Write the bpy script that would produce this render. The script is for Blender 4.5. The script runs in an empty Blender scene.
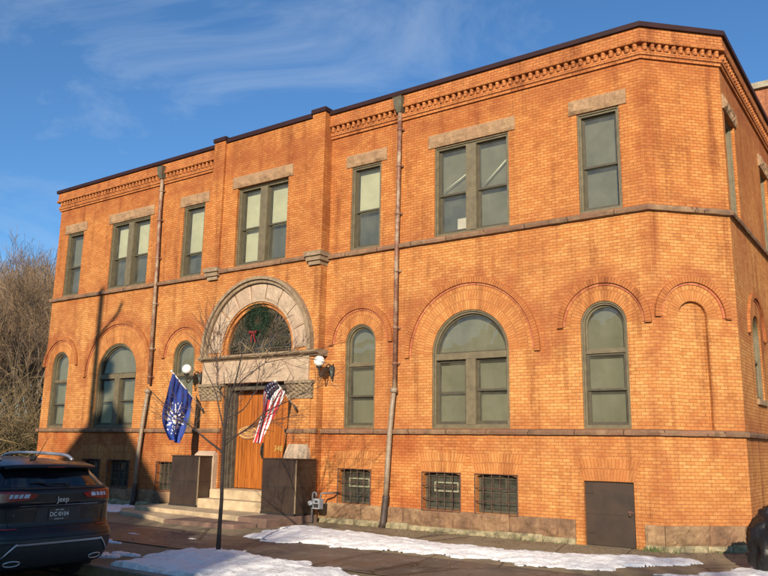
import bpy, bmesh, math, random
import numpy as np
from mathutils import Vector, Matrix, noise
from mathutils.geometry import tessellate_polygon
PI = math.pi
random.seed(7)
sc = bpy.context.scene
COL = sc.collection

# ------------------------------------------------------------------ materials
MATS = {}
def new_mat(name):
    m = bpy.data.materials.new(name); m.use_nodes = True
    nt = m.node_tree; nt.nodes.clear()
    out = nt.nodes.new('ShaderNodeOutputMaterial')
    b = nt.nodes.new('ShaderNodeBsdfPrincipled')
    nt.links.new(b.outputs[0], out.inputs[0])
    return m, nt, b, out
def N(nt, t, **k):
    n = nt.nodes.new(t)
    for a, v in k.items():
        if a.startswith('i_'): n.inputs[a[2:].replace('_', ' ')].default_value = v
        else: setattr(n, a, v)
    return n
def rgba(c): return (c[0], c[1], c[2], 1.0)
def noise_tex(nt, vec, scale, detail=4, rough=.55):
    n = N(nt, 'ShaderNodeTexNoise'); n.inputs['Scale'].default_value = scale
    n.inputs['Detail'].default_value = detail; n.inputs['Roughness'].default_value = rough
    nt.links.new(vec, n.inputs['Vector']); return n
def ramp(nt, fac, stops):
    r = N(nt, 'ShaderNodeValToRGB')
    el = r.color_ramp.elements
    while len(el) > 1: el.remove(el[-1])
    el[0].position = stops[0][0]; el[0].color = rgba(stops[0][1])
    for p, c in stops[1:]:
        e = el.new(p); e.color = rgba(c)
    nt.links.new(fac, r.inputs[0]); return r
def mixc(nt, a, b, fac, mode='MIX'):
    m = N(nt, 'ShaderNodeMix', data_type='RGBA', blend_type=mode)
    for s, v in ((6, a), (7, b)):
        if isinstance(v, (tuple, list)): m.inputs[s].default_value = rgba(v)
        else: nt.links.new(v, m.inputs[s])
    if isinstance(fac, (int, float)): m.inputs[0].default_value = fac
    else: nt.links.new(fac, m.inputs[0])
    return m.outputs[2]
def plain(name, c1, c2=None, scale=6., rough=.7, metal=0., bump=.0, bscale=None, spec=.5, coat=0., stretch=None, joint=0., tint=None):
    if name in MATS: return MATS[name]
    m, nt, b, out = new_mat(name)
    c2 = c2 or tuple(x * .8 for x in c1)
    g = N(nt, 'ShaderNodeTexCoord')
    vec = g.outputs['Object']
    if stretch:
        mp = N(nt, 'ShaderNodeMapping'); mp.inputs['Scale'].default_value = stretch
        nt.links.new(vec, mp.inputs[0]); vec = mp.outputs[0]
    n = noise_tex(nt, vec, scale)
    r = ramp(nt, n.outputs[0], [(.32, c1), (.68, c2)])
    colr = r.outputs[0]
    if tint:          # larger patches of another colour, with finer speckle over them
        n7 = noise_tex(nt, vec, scale*.35, 5, .7); r7 = ramp(nt, n7.outputs[0], [(.45, (0, 0, 0)), (.62, (1, 1, 1))])
        colr = mixc(nt, colr, tint, r7.outputs[0]); n8 = noise_tex(nt, vec, scale*7, 4, .7)
        colr = mixc(nt, colr, ramp(nt, n8.outputs[0], [(.35, (.80, .78, .76)), (.6, (1.06, 1.06, 1.06))]).outputs[0], 1, 'MULTIPLY')
    if joint:
        uvn = N(nt, 'ShaderNodeUVMap'); uvn.uv_map = 'UVMap'; bj = N(nt, 'ShaderNodeTexBrick'); bj.offset = 0
        nt.links.new(uvn.outputs[0], bj.inputs['Vector']); bj.inputs['Scale'].default_value = 1; bj.inputs['Brick Width'].default_value = joint; bj.inputs['Row Height'].default_value = 40
        bj.inputs['Mortar Size'].default_value = .012; bj.inputs['Mortar'].default_value = (.28, .25, .22, 1); bj.inputs['Color1'].default_value = (.80, .78, .76, 1); bj.inputs['Color2'].default_value = (1.15, 1.15, 1.12, 1)
        colr = mixc(nt, colr, bj.outputs['Color'], 1, 'MULTIPLY')
    nt.links.new(colr, b.inputs['Base Color'])
    b.inputs['Roughness'].default_value = rough; b.inputs['Metallic'].default_value = metal
    b.inputs['Specular IOR Level'].default_value = spec
    if coat: b.inputs['Coat Weight'].default_value = coat; b.inputs['Coat Roughness'].default_value = .05
    if bump:
        n2 = noise_tex(nt, vec, bscale or scale * 3, 6, .65)
        bp = N(nt, 'ShaderNodeBump'); bp.inputs['Strength'].default_value = bump; bp.inputs['Distance'].default_value = .02
        nt.links.new(n2.outputs[0], bp.inputs['Height']); nt.links.new(bp.outputs[0], b.inputs['Normal'])
    MATS[name] = m; return m

def brick_mat(name, c1, c2, mort, w=.152, h=.0615, offset=.5, stain=(.30, .092, .028), msize=.0052, stain_amt=.58):
    if name in MATS: return MATS[name]
    m, nt, b, out = new_mat(name)
    uv = N(nt, 'ShaderNodeUVMap'); uv.uv_map = 'UVMap'
    # wobble the courses a few millimetres, as laid by hand
    n0 = noise_tex(nt, uv.outputs[0], 1.7, 2)
    wob = N(nt, 'ShaderNodeVectorMath', operation='SCALE'); wob.inputs['Scale'].default_value = .012
    nt.links.new(n0.outputs['Color'], wob.inputs[0])
    add = N(nt, 'ShaderNodeVectorMath', operation='ADD')
    nt.links.new(uv.outputs[0], add.inputs[0]); nt.links.new(wob.outputs[0], add.inputs[1])
    bt = N(nt, 'ShaderNodeTexBrick'); bt.offset = offset; bt.squash = 1
    nt.links.new(add.outputs[0], bt.inputs['Vector'])
    bt.inputs['Scale'].default_value = 1; bt.inputs['Brick Width'].default_value = w
    bt.inputs['Row Height'].default_value = h; bt.inputs['Mortar Size'].default_value = msize
    bt.inputs['Mortar Smooth'].default_value = .25; bt.inputs['Bias'].default_value = -.05
    bt.inputs['Color1'].default_value = rgba(c1); bt.inputs['Color2'].default_value = rgba(c2)
    bt.inputs['Mortar'].default_value = rgba(mort)
    # large weathering and repair patches on the brickwork itself
    geo = N(nt, 'ShaderNodeNewGeometry')
    n1 = noise_tex(nt, geo.outputs['Position'], .55, 5, .6)
    r1 = ramp(nt, n1.outputs[0], [(.42, (0, 0, 0)), (.68, (1, 1, 1))])
    mm = N(nt, 'ShaderNodeMath', operation='MULTIPLY'); mm.inputs[1].default_value = stain_amt
    nt.links.new(r1.outputs[0], mm.inputs[0])
    c = mixc(nt, bt.outputs['Color'], stain, mm.outputs[0])
    n3 = noise_tex(nt, geo.outputs['Position'], 2.6, 6, .7)
    r3 = ramp(nt, n3.outputs[0], [(.30, (.78, .74, .70)), (.5, (1, 1, 1)), (.72, (1.12, 1.12, 1.08))])
    c = mixc(nt, c, r3.outputs[0], 1.0, 'MULTIPLY')
    # sooty vertical streaks
    mp = N(nt, 'ShaderNodeMapping'); mp.inputs['Scale'].default_value = (3.2, 3.2, .35)
    nt.links.new(geo.outputs['Position'], mp.inputs[0])
    n4 = noise_tex(nt, mp.outputs[0], 1.0, 5, .6)
    r4 = ramp(nt, n4.outputs[0], [(.52, (1, 1, 1)), (.72, (.46, .34, .29))])
    c = mixc(nt, c, r4.outputs[0], .8, 'MULTIPLY')
    if name == 'orange_brick':
        sx = N(nt, 'ShaderNodeSeparateXYZ'); nt.links.new(geo.outputs['Position'], sx.inputs[0])
        def mth(op, a, b=None):
            q = N(nt, 'ShaderNodeMath', operation=op)
            for i, v in enumerate((a, b)):
                if v is None: continue
                if isinstance(v, (int, float)): q.inputs[i].default_value = v
                else: nt.links.new(v, q.inputs[i])
            return q.outputs[0]
        def band(v, lo, hi, so):
            a_ = N(nt, 'ShaderNodeMapRange', interpolation_type='SMOOTHSTEP'); a_.inputs[1].default_value = lo-so; a_.inputs[2].default_value = lo+.02
            nt.links.new(v, a_.inputs[0])
            b_ = N(nt, 'ShaderNodeMapRange', interpolation_type='SMOOTHSTEP'); b_.inputs[1].default_value = hi; b_.inputs[2].default_value = hi+so; b_.inputs[3].default_value = 1; b_.inputs[4].default_value = 0
            nt.links.new(v, b_.inputs[0]); return mth('MULTIPLY', a_.outputs[0], b_.outputs[0])
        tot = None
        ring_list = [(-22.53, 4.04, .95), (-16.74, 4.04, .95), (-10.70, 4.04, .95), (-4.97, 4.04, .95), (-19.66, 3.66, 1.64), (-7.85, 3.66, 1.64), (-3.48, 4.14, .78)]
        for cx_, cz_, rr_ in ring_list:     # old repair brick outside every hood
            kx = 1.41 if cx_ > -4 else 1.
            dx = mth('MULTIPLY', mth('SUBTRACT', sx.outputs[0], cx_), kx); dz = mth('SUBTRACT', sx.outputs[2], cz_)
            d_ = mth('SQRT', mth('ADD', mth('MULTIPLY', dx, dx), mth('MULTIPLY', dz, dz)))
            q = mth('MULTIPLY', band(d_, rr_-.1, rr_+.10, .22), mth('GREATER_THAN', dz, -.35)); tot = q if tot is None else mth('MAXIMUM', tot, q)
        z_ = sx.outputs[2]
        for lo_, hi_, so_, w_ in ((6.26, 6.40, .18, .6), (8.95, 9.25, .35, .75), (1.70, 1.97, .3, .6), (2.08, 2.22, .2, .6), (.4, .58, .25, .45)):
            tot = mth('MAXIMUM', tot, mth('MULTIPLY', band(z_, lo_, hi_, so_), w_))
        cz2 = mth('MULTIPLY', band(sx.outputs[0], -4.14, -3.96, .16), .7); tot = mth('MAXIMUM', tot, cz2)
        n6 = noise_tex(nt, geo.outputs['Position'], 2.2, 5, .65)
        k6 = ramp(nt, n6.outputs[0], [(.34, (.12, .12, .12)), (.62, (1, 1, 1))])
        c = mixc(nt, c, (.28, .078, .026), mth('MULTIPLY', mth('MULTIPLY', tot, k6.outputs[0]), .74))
        up_ = N(nt, 'ShaderNodeMapRange'); up_.inputs[1].default_value = 4.8; up_.inputs[2].default_value = 7.6; nt.links.new(z_, up_.inputs[0])
        c = mixc(nt, c, mixc(nt, c, (.90, .76, .66), 1.0, 'MULTIPLY'), up_.outputs[0])
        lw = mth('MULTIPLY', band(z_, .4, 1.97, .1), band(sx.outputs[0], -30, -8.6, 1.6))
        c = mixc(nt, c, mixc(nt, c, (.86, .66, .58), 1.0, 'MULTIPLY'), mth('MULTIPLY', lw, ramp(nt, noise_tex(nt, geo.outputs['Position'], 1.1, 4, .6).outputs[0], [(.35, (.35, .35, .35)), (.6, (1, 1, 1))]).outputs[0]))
    # fine grain
    n5 = noise_tex(nt, uv.outputs[0], 28, 3)
    r5 = ramp(nt, n5.outputs[0], [(.3, (.88, .88, .88)), (.7, (1.1, 1.1, 1.1))])
    c = mixc(nt, c, r5.outputs[0], 1.0, 'MULTIPLY')
    nt.links.new(c, b.inputs['Base Color'])
    b.inputs['Roughness'].default_value = .82; b.inputs['Specular IOR Level'].default_value = .3
    inv = N(nt, 'ShaderNodeMath', operation='SUBTRACT'); inv.inputs[0].default_value = 1
    nt.links.new(bt.outputs['Fac'], inv.inputs[1])
    ad = N(nt, 'ShaderNodeMath', operation='MULTIPLY_ADD'); ad.inputs[1].default_value = .25
    nt.links.new(n5.outputs[0], ad.inputs[0]); nt.links.new(inv.outputs[0], ad.inputs[2])
    bp = N(nt, 'ShaderNodeBump'); bp.inputs['Strength'].default_value = .9; bp.inputs['Distance'].default_value = .007
    nt.links.new(ad.outputs[0], bp.inputs['Height']); nt.links.new(bp.outputs[0], b.inputs['Normal'])
    MATS[name] = m; return m

BC1, BC2, BM = (.450, .184, .051), (.555, .275, .090), (.31, .116, .037)
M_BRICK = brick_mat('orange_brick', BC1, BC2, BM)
M_ARCH = brick_mat('orange_arch_brick', (.42, .16, .045), (.52, .24, .076), BM, w=.062, h=.215, offset=.5)
M_HOOD = brick_mat('red_hood_brick', (.34, .115, .033), (.42, .16, .047), (.19, .06, .02), w=.06, h=.14, offset=.0)
M_REDSTRIP = brick_mat('red_roll_brick', (.37, .11, .055), (.50, .20, .095), (.17, .04, .025), w=.21, h=.2, offset=0.)
M_DENT = brick_mat('dentil_brick', (.38, .125, .036), (.46, .18, .055), (.20, .06, .022), stain_amt=.35)
M_DARKBRICK = brick_mat('dark_red_brick', (.30, .10, .045), (.40, .16, .075), (.22, .10, .06))
M_LIME = plain('tan_sandstone', (.36, .225, .12), (.25, .15, .08), 4, .85, bump=1., bscale=14, tint=(.30, .175, .095))
M_BELT = plain('brown_sandstone_belt', (.27, .165, .095), (.14, .085, .05), 5, .85, bump=.8, bscale=16, joint=.93, tint=(.20, .10, .06))
M_SILL = plain('brown_stone_sill', (.32, .21, .12), (.2, .13, .075), 5, .85, bump=.7, bscale=20)
M_BASE = plain('red_brown_sandstone', (.24, .135, .072), (.115, .062, .036), 2.6, .88, bump=1., bscale=10, tint=(.30, .19, .10))
M_FOUND = plain('rough_limestone', (.36, .30, .18), (.13, .11, .06), 6, .9, bump=1., bscale=9)
M_ENTRY = plain('pale_entry_stone', (.46, .35, .245), (.34, .25, .175), 4.2, .8, bump=.6, bscale=18, tint=(.39, .275, .195))
M_MOULD = plain('weathered_brownstone', (.30, .215, .135), (.18, .125, .075), 9, .85, bump=.7, bscale=30)
M_CARVE = plain('carved_brownstone', (.36, .27, .17), (.10, .07, .045), 26, .9, bump=1., bscale=40)
M_CAP = plain('maroon_metal_coping', (.034, .012, .013), (.022, .009, .010), 3, .6, spec=.25)
M_FRAME = plain('olive_grey_window_paint', (.150, .120, .068), (.100, .080, .046), 8, .6, bump=.15)
M_FRAMED = plain('dark_olive_sash_paint', (.075, .062, .038), (.05, .042, .027), 8, .6, bump=.15)
M_BLACK = plain('black_painted_iron', (.018, .016, .015), (.03, .025, .022), 10, .5)
M_RUSTIRON = plain('rusty_black_iron', (.030, .022, .018), (.12, .05, .03), 18, .7, bump=.4)
M_ROOF = plain('roof_felt', (.05, .05, .05), (.08, .075, .07), 2, .95)
M_BLIND = plain('cream_roller_blind', (.55, .52, .39), (.45, .42, .31), 2.5, .8)
M_GREYBLIND = plain('grey_green_lining', (.185, .172, .125), (.115, .108, .080), .9, .8, stretch=(2.2, 2.2, .6))
M_DARKROOM = plain('dim_room_backing', (.085, .088, .076), (.045, .048, .044), .9, .9, stretch=(5, 5, .6))  # dimness of the room behind is put into this sheet's colour
M_BLACKROOM = plain('unlit_room', (.012, .013, .012), (.02, .02, .018), .9, .9)
M_DOORPAINT = plain('brown_board', (.042, .024, .015), (.026, .015, .010), 3, .6, bump=.2)
M_PIPE = plain('rust_red_pipe', (.24, .11, .065), (.12, .05, .035), 9, .6, bump=.3, tint=(.34, .25, .17))
M_PIPELOW = plain('grey_painted_pipe', (.30, .235, .165), (.20, .15, .11), 7, .5)
M_PIPEFOOT = plain('cast_iron_pipe_foot', (.035, .025, .022), (.06, .04, .035), 9, .6)
M_COPPER = plain('verdigris_metal', (.11, .115, .075), (.09, .055, .035), 12, .6, bump=.3)
M_BOX = plain('dark_brown_metal_cladding', (.050, .033, .024), (.028, .018, .014), 2.2, .4, bump=.12, bscale=5, spec=.5)
M_TRIM = plain('brass_edge', (.25, .19, .12), (.18, .13, .08), 8, .5)
M_STEP = plain('tan_step_stone', (.52, .40, .25), (.34, .25, .155), 4, .85, bump=.6, bscale=14)
M_STEPRED = plain('brownstone_slab', (.21, .125, .095), (.13, .08, .06), 4, .85, bump=.6, bscale=14)
M_BARK = plain('dark_bark', (.022, .016, .014), (.05, .037, .030), 14, .9, bump=.6, stretch=(4, 4, .8))
M_TWIG = plain('pale_winter_twigs', (.25, .165, .095), (.13, .085, .052), 2.0, .9)
M_TRUNK = plain('grey_brown_bark', (.15, .11, .08), (.09, .065, .048), 6, .9)
M_RUBBER = plain('black_rubber', (.016, .016, .017), (.022, .022, .022), 8, .85)
M_CHROME = plain('bright_metal', (.62, .63, .65), (.5, .5, .52), 4, .35, metal=.75)
M_PLASTIC = plain('charcoal_plastic', (.022, .022, .024), (.03, .03, .032), 20, .6)

def carpaint():
    m, nt, b, out = new_mat('black_car_paint')
    g = N(nt, 'ShaderNodeTexCoord')
    n = noise_tex(nt, g.outputs['Object'], 3, 5)
    r = ramp(nt, n.outputs[0], [(.35, (.006, .007, .011)), (.7, (.011, .011, .014))])
    nt.links.new(r.outputs[0], b.inputs['Base Color'])
    r2 = ramp(nt, n.outputs[0], [(.3, (.22, .22, .22)), (.75, (.40, .40, .40))])
    nt.links.new(r2.outputs[0], b.inputs['Roughness'])
    b.inputs['Specular IOR Level'].default_value = .35; b.inputs['Coat Weight'].default_value = .25; b.inputs['Coat Roughness'].default_value = .10
    return m
M_PAINT = carpaint()
def glass_mat(name, tint, dirt, fres=1.5, rough=.03):
    m, nt, b, out = new_mat(name)
    tr = N(nt, 'ShaderNodeBsdfTransparent'); tr.inputs[0].default_value = rgba(tint)
    gl = N(nt, 'ShaderNodeBsdfGlossy'); gl.inputs['Roughness'].default_value = rough
    gl.inputs['Color'].default_value = (.9, .92, .88, 1)
    fr = N(nt, 'ShaderNodeFresnel'); fr.inputs['IOR'].default_value = 1.75
    geo = N(nt, 'ShaderNodeNewGeometry')
    nz = noise_tex(nt, geo.outputs['Position'], 1.3, 2)      # old glass is never quite flat
    bp = N(nt, 'ShaderNodeBump'); bp.inputs['Strength'].default_value = .5; bp.inputs['Distance'].default_value = .04
    nt.links.new(nz.outputs[0], bp.inputs['Height']); nt.links.new(bp.outputs[0], gl.inputs['Normal'])
    mx = N(nt, 'ShaderNodeMixShader'); nt.links.new(fr.outputs[0], mx.inputs[0])
    nt.links.new(tr.outputs[0], mx.inputs[1]); nt.links.new(gl.outputs[0], mx.inputs[2])
    df = N(nt, 'ShaderNodeBsdfDiffuse'); df.inputs['Color'].default_value = (.36, .345, .27, 1)
    n2 = noise_tex(nt, geo.outputs['Position'], 2.3, 6, .65)
    r = ramp(nt, n2.outputs[0], [(.35, (dirt * .5,) * 3), (.7, (dirt * 1.5,) * 3)])
    mx2 = N(nt, 'ShaderNodeMixShader'); nt.links.new(r.outputs[0], mx2.inputs[0])
    nt.links.new(mx.outputs[0], mx2.inputs[1]); nt.links.new(df.outputs[0], mx2.inputs[2])
    nt.links.new(mx2.outputs[0], out.inputs[0]); nt.nodes.remove(b)
    return m
M_GLASS = glass_mat('dusty_window_glass', (.86, .90, .84), .12)
M_CARGLASS = plain('dark_car_glass', (.006, .008, .012), (.004, .005, .008), 2, .04, spec=.8)

def wood():
    m, nt, b, out = new_mat('orange_varnished_oak')
    g = N(nt, 'ShaderNodeTexCoord'); mp = N(nt, 'ShaderNodeMapping'); mp.inputs['Scale'].default_value = (14, 14, .8)
    nt.links.new(g.outputs['Object'], mp.inputs[0])
    n = noise_tex(nt, mp.outputs[0], 1.6, 6, .6)
    r = ramp(nt, n.outputs[0], [(.3, (.16, .044, .008)), (.5, (.33, .098, .015)), (.72, (.45, .155, .028))])
    uv = N(nt, 'ShaderNodeUVMap'); uv.uv_map = 'UVMap'
    bt = N(nt, 'ShaderNodeTexBrick'); bt.offset = .0
    nt.links.new(uv.outputs[0], bt.inputs['Vector']); bt.inputs['Scale'].default_value = 1
    bt.inputs['Brick Width'].default_value = .095; bt.inputs['Row Height'].default_value = 9.
    bt.inputs['Mortar Size'].default_value = .003; bt.inputs['Mortar'].default_value = (.12, .03, .01, 1)
    bt.inputs['Color1'].default_value = (.86, .86, .86, 1); bt.inputs['Color2'].default_value = (1.08, 1.08, 1.08, 1)
    c = mixc(nt, r.outputs[0], bt.outputs['Color'], 1., 'MULTIPLY')
    nt.links.new(c, b.inputs['Base Color']); b.inputs['Roughness'].default_value = .42
    return m
M_WOOD = wood()

def ground_mat(name, kind):
    m, nt, b, out = new_mat(name)
    geo = N(nt, 'ShaderNodeNewGeometry'); P = geo.outputs['Position']
    n1 = noise_tex(nt, P, .8, 6, .6); n2 = noise_tex(nt, P, 7, 6, .7); n3 = noise_tex(nt, P, 60, 3, .6)
    if kind == 'soil':
        r = ramp(nt, n1.outputs[0], [(.3, (.12, .085, .05)), (.5, (.19, .145, .085)), (.7, (.12, .11, .05))]); rough = .95
    elif kind == 'yard':
        r = ramp(nt, n1.outputs[0], [(.3, (.17, .125, .075)), (.5, (.26, .20, .12)), (.7, (.19, .155, .08))]); rough = .9
    elif kind == 'walk':
        r = ramp(nt, n1.outputs[0], [(.3, (.072, .060, .050)), (.5, (.108, .092, .077)), (.7, (.055, .047, .040))]); rough = .6
    else:
        r = ramp(nt, n1.outputs[0], [(.3, (.045, .04, .038)), (.7, (.07, .062, .055))]); rough = .7
    c = mixc(nt, r.outputs[0], ramp(nt, n2.outputs[0], [(.3, (.72, .72, .72)), (.7, (1.2, 1.2, 1.2))]).outputs[0], 1, 'MULTIPLY')
    if kind == 'walk':
        bt = N(nt, 'ShaderNodeTexBrick'); bt.offset = 0
        nt.links.new(P, bt.inputs['Vector']); bt.inputs['Scale'].default_value = 1
        bt.inputs['Brick Width'].default_value = 1.55; bt.inputs['Row Height'].default_value = 1.62
        bt.inputs['Mortar Size'].default_value = .014; bt.inputs['Mortar Smooth'].default_value = .3
        bt.inputs['Color1'].default_value = (.86, .86, .86, 1); bt.inputs['Color2'].default_value = (1.12, 1.12, 1.12, 1)
        bt.inputs['Mortar'].default_value = (.3, .28, .25, 1)
        c = mixc(nt, c, bt.outputs['Color'], 1, 'MULTIPLY')
    n9 = noise_tex(nt, P, 2.4, 8, .75); c = mixc(nt, c, (.26, .235, .21) if kind != 'soil' else (.16, .13, .07), mixc(nt, (0, 0, 0), (.42, .42, .42), ramp(nt, n9.outputs[0], [(.52, (0, 0, 0)), (.66, (1, 1, 1))]).outputs[0]))
    n10 = N(nt, 'ShaderNodeTexVoronoi', feature='DISTANCE_TO_EDGE'); n10.inputs['Scale'].default_value = .55; nt.links.new(mixc(nt, P, n2.outputs['Color'], .06), n10.inputs['Vector'])
    if kind in ('walk', 'yard'): c = mixc(nt, c, ramp(nt, n10.outputs['Distance'], [(.004, (.35, .33, .3)), (.012, (1, 1, 1))]).outputs[0], 1, 'MULTIPLY')
    nt.links.new(c, b.inputs['Base Color'])
    rr = ramp(nt, n1.outputs[0], [(.35, (rough - .22,) * 3), (.65, (rough,) * 3)])
    nt.links.new(rr.outputs[0], b.inputs['Roughness'])
    bp = N(nt, 'ShaderNodeBump'); bp.inputs['Strength'].default_value = .7; bp.inputs['Distance'].default_value = .02
    nt.links.new(n2.outputs[0], bp.inputs['Height'])
    bp2 = N(nt, 'ShaderNodeBump'); bp2.inputs['Strength'].default_value = .4; bp2.inputs['Distance'].default_value = .006
    nt.links.new(n3.outputs[0], bp2.inputs['Height']); nt.links.new(bp.outputs[0], bp2.inputs['Normal'])
    nt.links.new(bp2.outputs[0], b.inputs['Normal'])
    return m
M_SOIL = ground_mat('winter_soil', 'soil'); M_YARD = ground_mat('old_yard_concrete', 'yard')
M_WALK = ground_mat('damp_flagstones', 'walk'); M_ROAD = ground_mat('asphalt', 'road')
def snow_mat():
    m, nt, b, out = new_mat('crusted_snow')
    geo = N(nt, 'ShaderNodeNewGeometry'); P = geo.outputs['Position']
    n1 = noise_tex(nt, P, 5, 6, .7); n2 = noise_tex(nt, P, 26, 6, .7)
    r = ramp(nt, n1.outputs[0], [(.30, (.52, .47, .42)), (.44, (.88, .87, .87)), (.8, (.94, .94, .95))])
    n3 = noise_tex(nt, P, 95, 3, .7); r3 = ramp(nt, n3.outputs[0], [(.28, (.25, .2, .16)), (.36, (1, 1, 1))]); cc = mixc(nt, r.outputs[0], r3.outputs[0], .85, 'MULTIPLY')
    nt.links.new(cc, b.inputs['Base Color']); b.inputs['Roughness'].default_value = .6
    b.inputs['Specular IOR Level'].default_value = .25
    bp = N(nt, 'ShaderNodeBump'); bp.inputs['Strength'].default_value = 1.; bp.inputs['Distance'].default_value = .03
    nt.links.new(n2.outputs[0], bp.inputs['Height']); nt.links.new(bp.outputs[0], b.inputs['Normal'])
    return m
M_SNOW = snow_mat()

# ------------------------------------------------------------------ mesh builder
class MB:
    def __init__(s): s.v = []; s.f = []; s.uv = []; s.sm = []; s.mi = []
    def add(s, vs, fs, uvs=None, smooth=False, mi=0):
        b = len(s.v); s.v += [tuple(p) for p in vs]
        for i, f in enumerate(fs):
            s.f.append([b + k for k in f]); s.uv.append(uvs[i] if uvs else None); s.sm.append(smooth); s.mi.append(mi)
        return s
    def box(s, a, b, mi=0):
        x0, y0, z0 = a; x1, y1, z1 = b
        V = [(x0,y0,z0),(x1,y0,z0),(x1,y1,z0),(x0,y1,z0),(x0,y0,z1),(x1,y0,z1),(x1,y1,z1),(x0,y1,z1)]
        return s.add(V, [(0,3,2,1),(4,5,6,7),(0,1,5,4),(1,2,6,5),(2,3,7,6),(3,0,4,7)], mi=mi)
    def tube(s, pts, rad, seg=8, cap=True, smooth=True):
        pts = [Vector(p) for p in pts]; n = len(pts)
        if not hasattr(rad, '__len__'): rad = [rad] * n
        V = []; prev = None
        for i, p in enumerate(pts):
            t = (pts[min(i+1, n-1)] - pts[max(i-1, 0)])
            if t.length < 1e-9: t = Vector((0, 0, 1))
            t.normalize()
            if prev is None:
                a = Vector((0, 0, 1)) if abs(t.z) < .9 else Vector((1, 0, 0))
                u = t.cross(a).normalized()
            else:
                u = (prev - t * prev.dot(t))
                u = u.normalized() if u.length > 1e-6 else t.orthogonal().normalized()
            prev = u; w = t.cross(u)
            for k in range(seg):
                an = 2*PI*k/seg; V.append(p + (u*math.cos(an) + w*math.sin(an)) * rad[i])
        F = [(i*seg+k, i*seg+(k+1) % seg, (i+1)*seg+(k+1) % seg, (i+1)*seg+k) for i in range(n-1) for k in range(seg)]
        if cap: F += [tuple(range(seg))[::-1], tuple((n-1)*seg+k for k in range(seg))]
        return s.add(V, F, smooth=smooth)
    def sphere(s, c, r, nu=20, nv=12, sq=(1, 1, 1)):
        V = [];
        for j in range(nv+1):
            th = PI*j/nv
            for i in range(nu):
                ph = 2*PI*i/nu
                V.append((c[0]+r*sq[0]*math.sin(th)*math.cos(ph), c[1]+r*sq[1]*math.sin(th)*math.sin(ph), c[2]+r*sq[2]*math.cos(th)))
        F = [(j*nu+i, (j+1)*nu+i, (j+1)*nu+(i+1) % nu, j*nu+(i+1) % nu) for j in range(nv) for i in range(nu)]
        return s.add(V, F, smooth=True)
    def lathe(s, prof, c=(0,0,0), axis='z', seg=24):
        V = []
        for r, h in prof:
            for k in range(seg):
                a = 2*PI*k/seg; p = (r*math.cos(a), r*math.sin(a), h)
                if axis == 'y': p = (p[0], p[2], p[1])
                if axis == 'x': p = (p[2], p[0], p[1])
                V.append((c[0]+p[0], c[1]+p[1], c[2]+p[2]))
        n = len(prof)
        F = [(i*seg+k, i*seg+(k+1) % seg, (i+1)*seg+(k+1) % seg, (i+1)*seg+k) for i in range(n-1) for k in range(seg)]
        return s.add(V, F, smooth=True)
    def grid(s, fn, nu, nv, uv=None, smooth=True, closed=False):
        V = [fn(i/nu, j/nv) for j in range(nv+1) for i in range(nu+1)]
        F = [(j*(nu+1)+i, j*(nu+1)+i+1, (j+1)*(nu+1)+i+1, (j+1)*(nu+1)+i) for j in range(nv) for i in range(nu)]
        U = None
        if uv: U = [[uv(i/nu, j/nv), uv((i+1)/nu, j/nv), uv((i+1)/nu, (j+1)/nv), uv(i/nu, (j+1)/nv)] for j in range(nv) for i in range(nu)]
        return s.add(V, F, U, smooth)
    def build(s, name, mat, parent=None, fix=False):
        me = bpy.data.meshes.new(name)
        org = parent.matrix_world.translation if parent is not None and parent.get('_o') is None else Vector((0,0,0))
        ox, oy, oz = ORG.get(parent.name, (0,0,0)) if parent is not None else (0,0,0)
        me.from_pydata([(x-ox, y-oy, z-oz) for x, y, z in s.v], [], s.f)
        uvl = me.uv_layers.new(name='UVMap')
        for p, u, sm, mi in zip(me.polygons, s.uv, s.sm, s.mi):
            p.use_smooth = sm; p.material_index = mi
            if u:
                for k, li in enumerate(p.loop_indices): uvl.data[li].uv = u[k]
            else:
                n = p.normal
                if abs(n.z) > .8:
                    for li in p.loop_indices:
                        q = s.v[me.loops[li].vertex_index]; uvl.data[li].uv = (q[0], q[1])
                else:
                    t = Vector((-n.y, n.x, 0)).normalized()
                    for li in p.loop_indices:
                        q = s.v[me.loops[li].vertex_index]; uvl.data[li].uv = (q[0]*t.x + q[1]*t.y, q[2])
        for m in (mat if isinstance(mat, (list, tuple)) else [mat]): me.materials.append(m)
        if fix:
            bm = bmesh.new(); bm.from_mesh(me); bmesh.ops.recalc_face_normals(bm, faces=bm.faces); bm.to_mesh(me); bm.free()
        o = bpy.data.objects.new(name, me); COL.objects.link(o)
        if parent is not None: o.parent = parent
        ORG[o.name] = (ox, oy, oz)
        return o
ORG = {}
def thing(name, label, cat, loc=(0, 0, 0), group=None):
    o = bpy.data.objects.new(name, None); COL.objects.link(o); o.location = loc
    o.empty_display_size = .2
    ORG[o.name] = tuple(loc); o['label'] = label; o['category'] = cat
    if group: o['group'] = group
    return o
def tag(o, label, cat, group=None):
    o['label'] = label; o['category'] = cat
    if group: o['group'] = group
    return o
def struct(o): o['kind'] = 'structure'; return o

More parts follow.
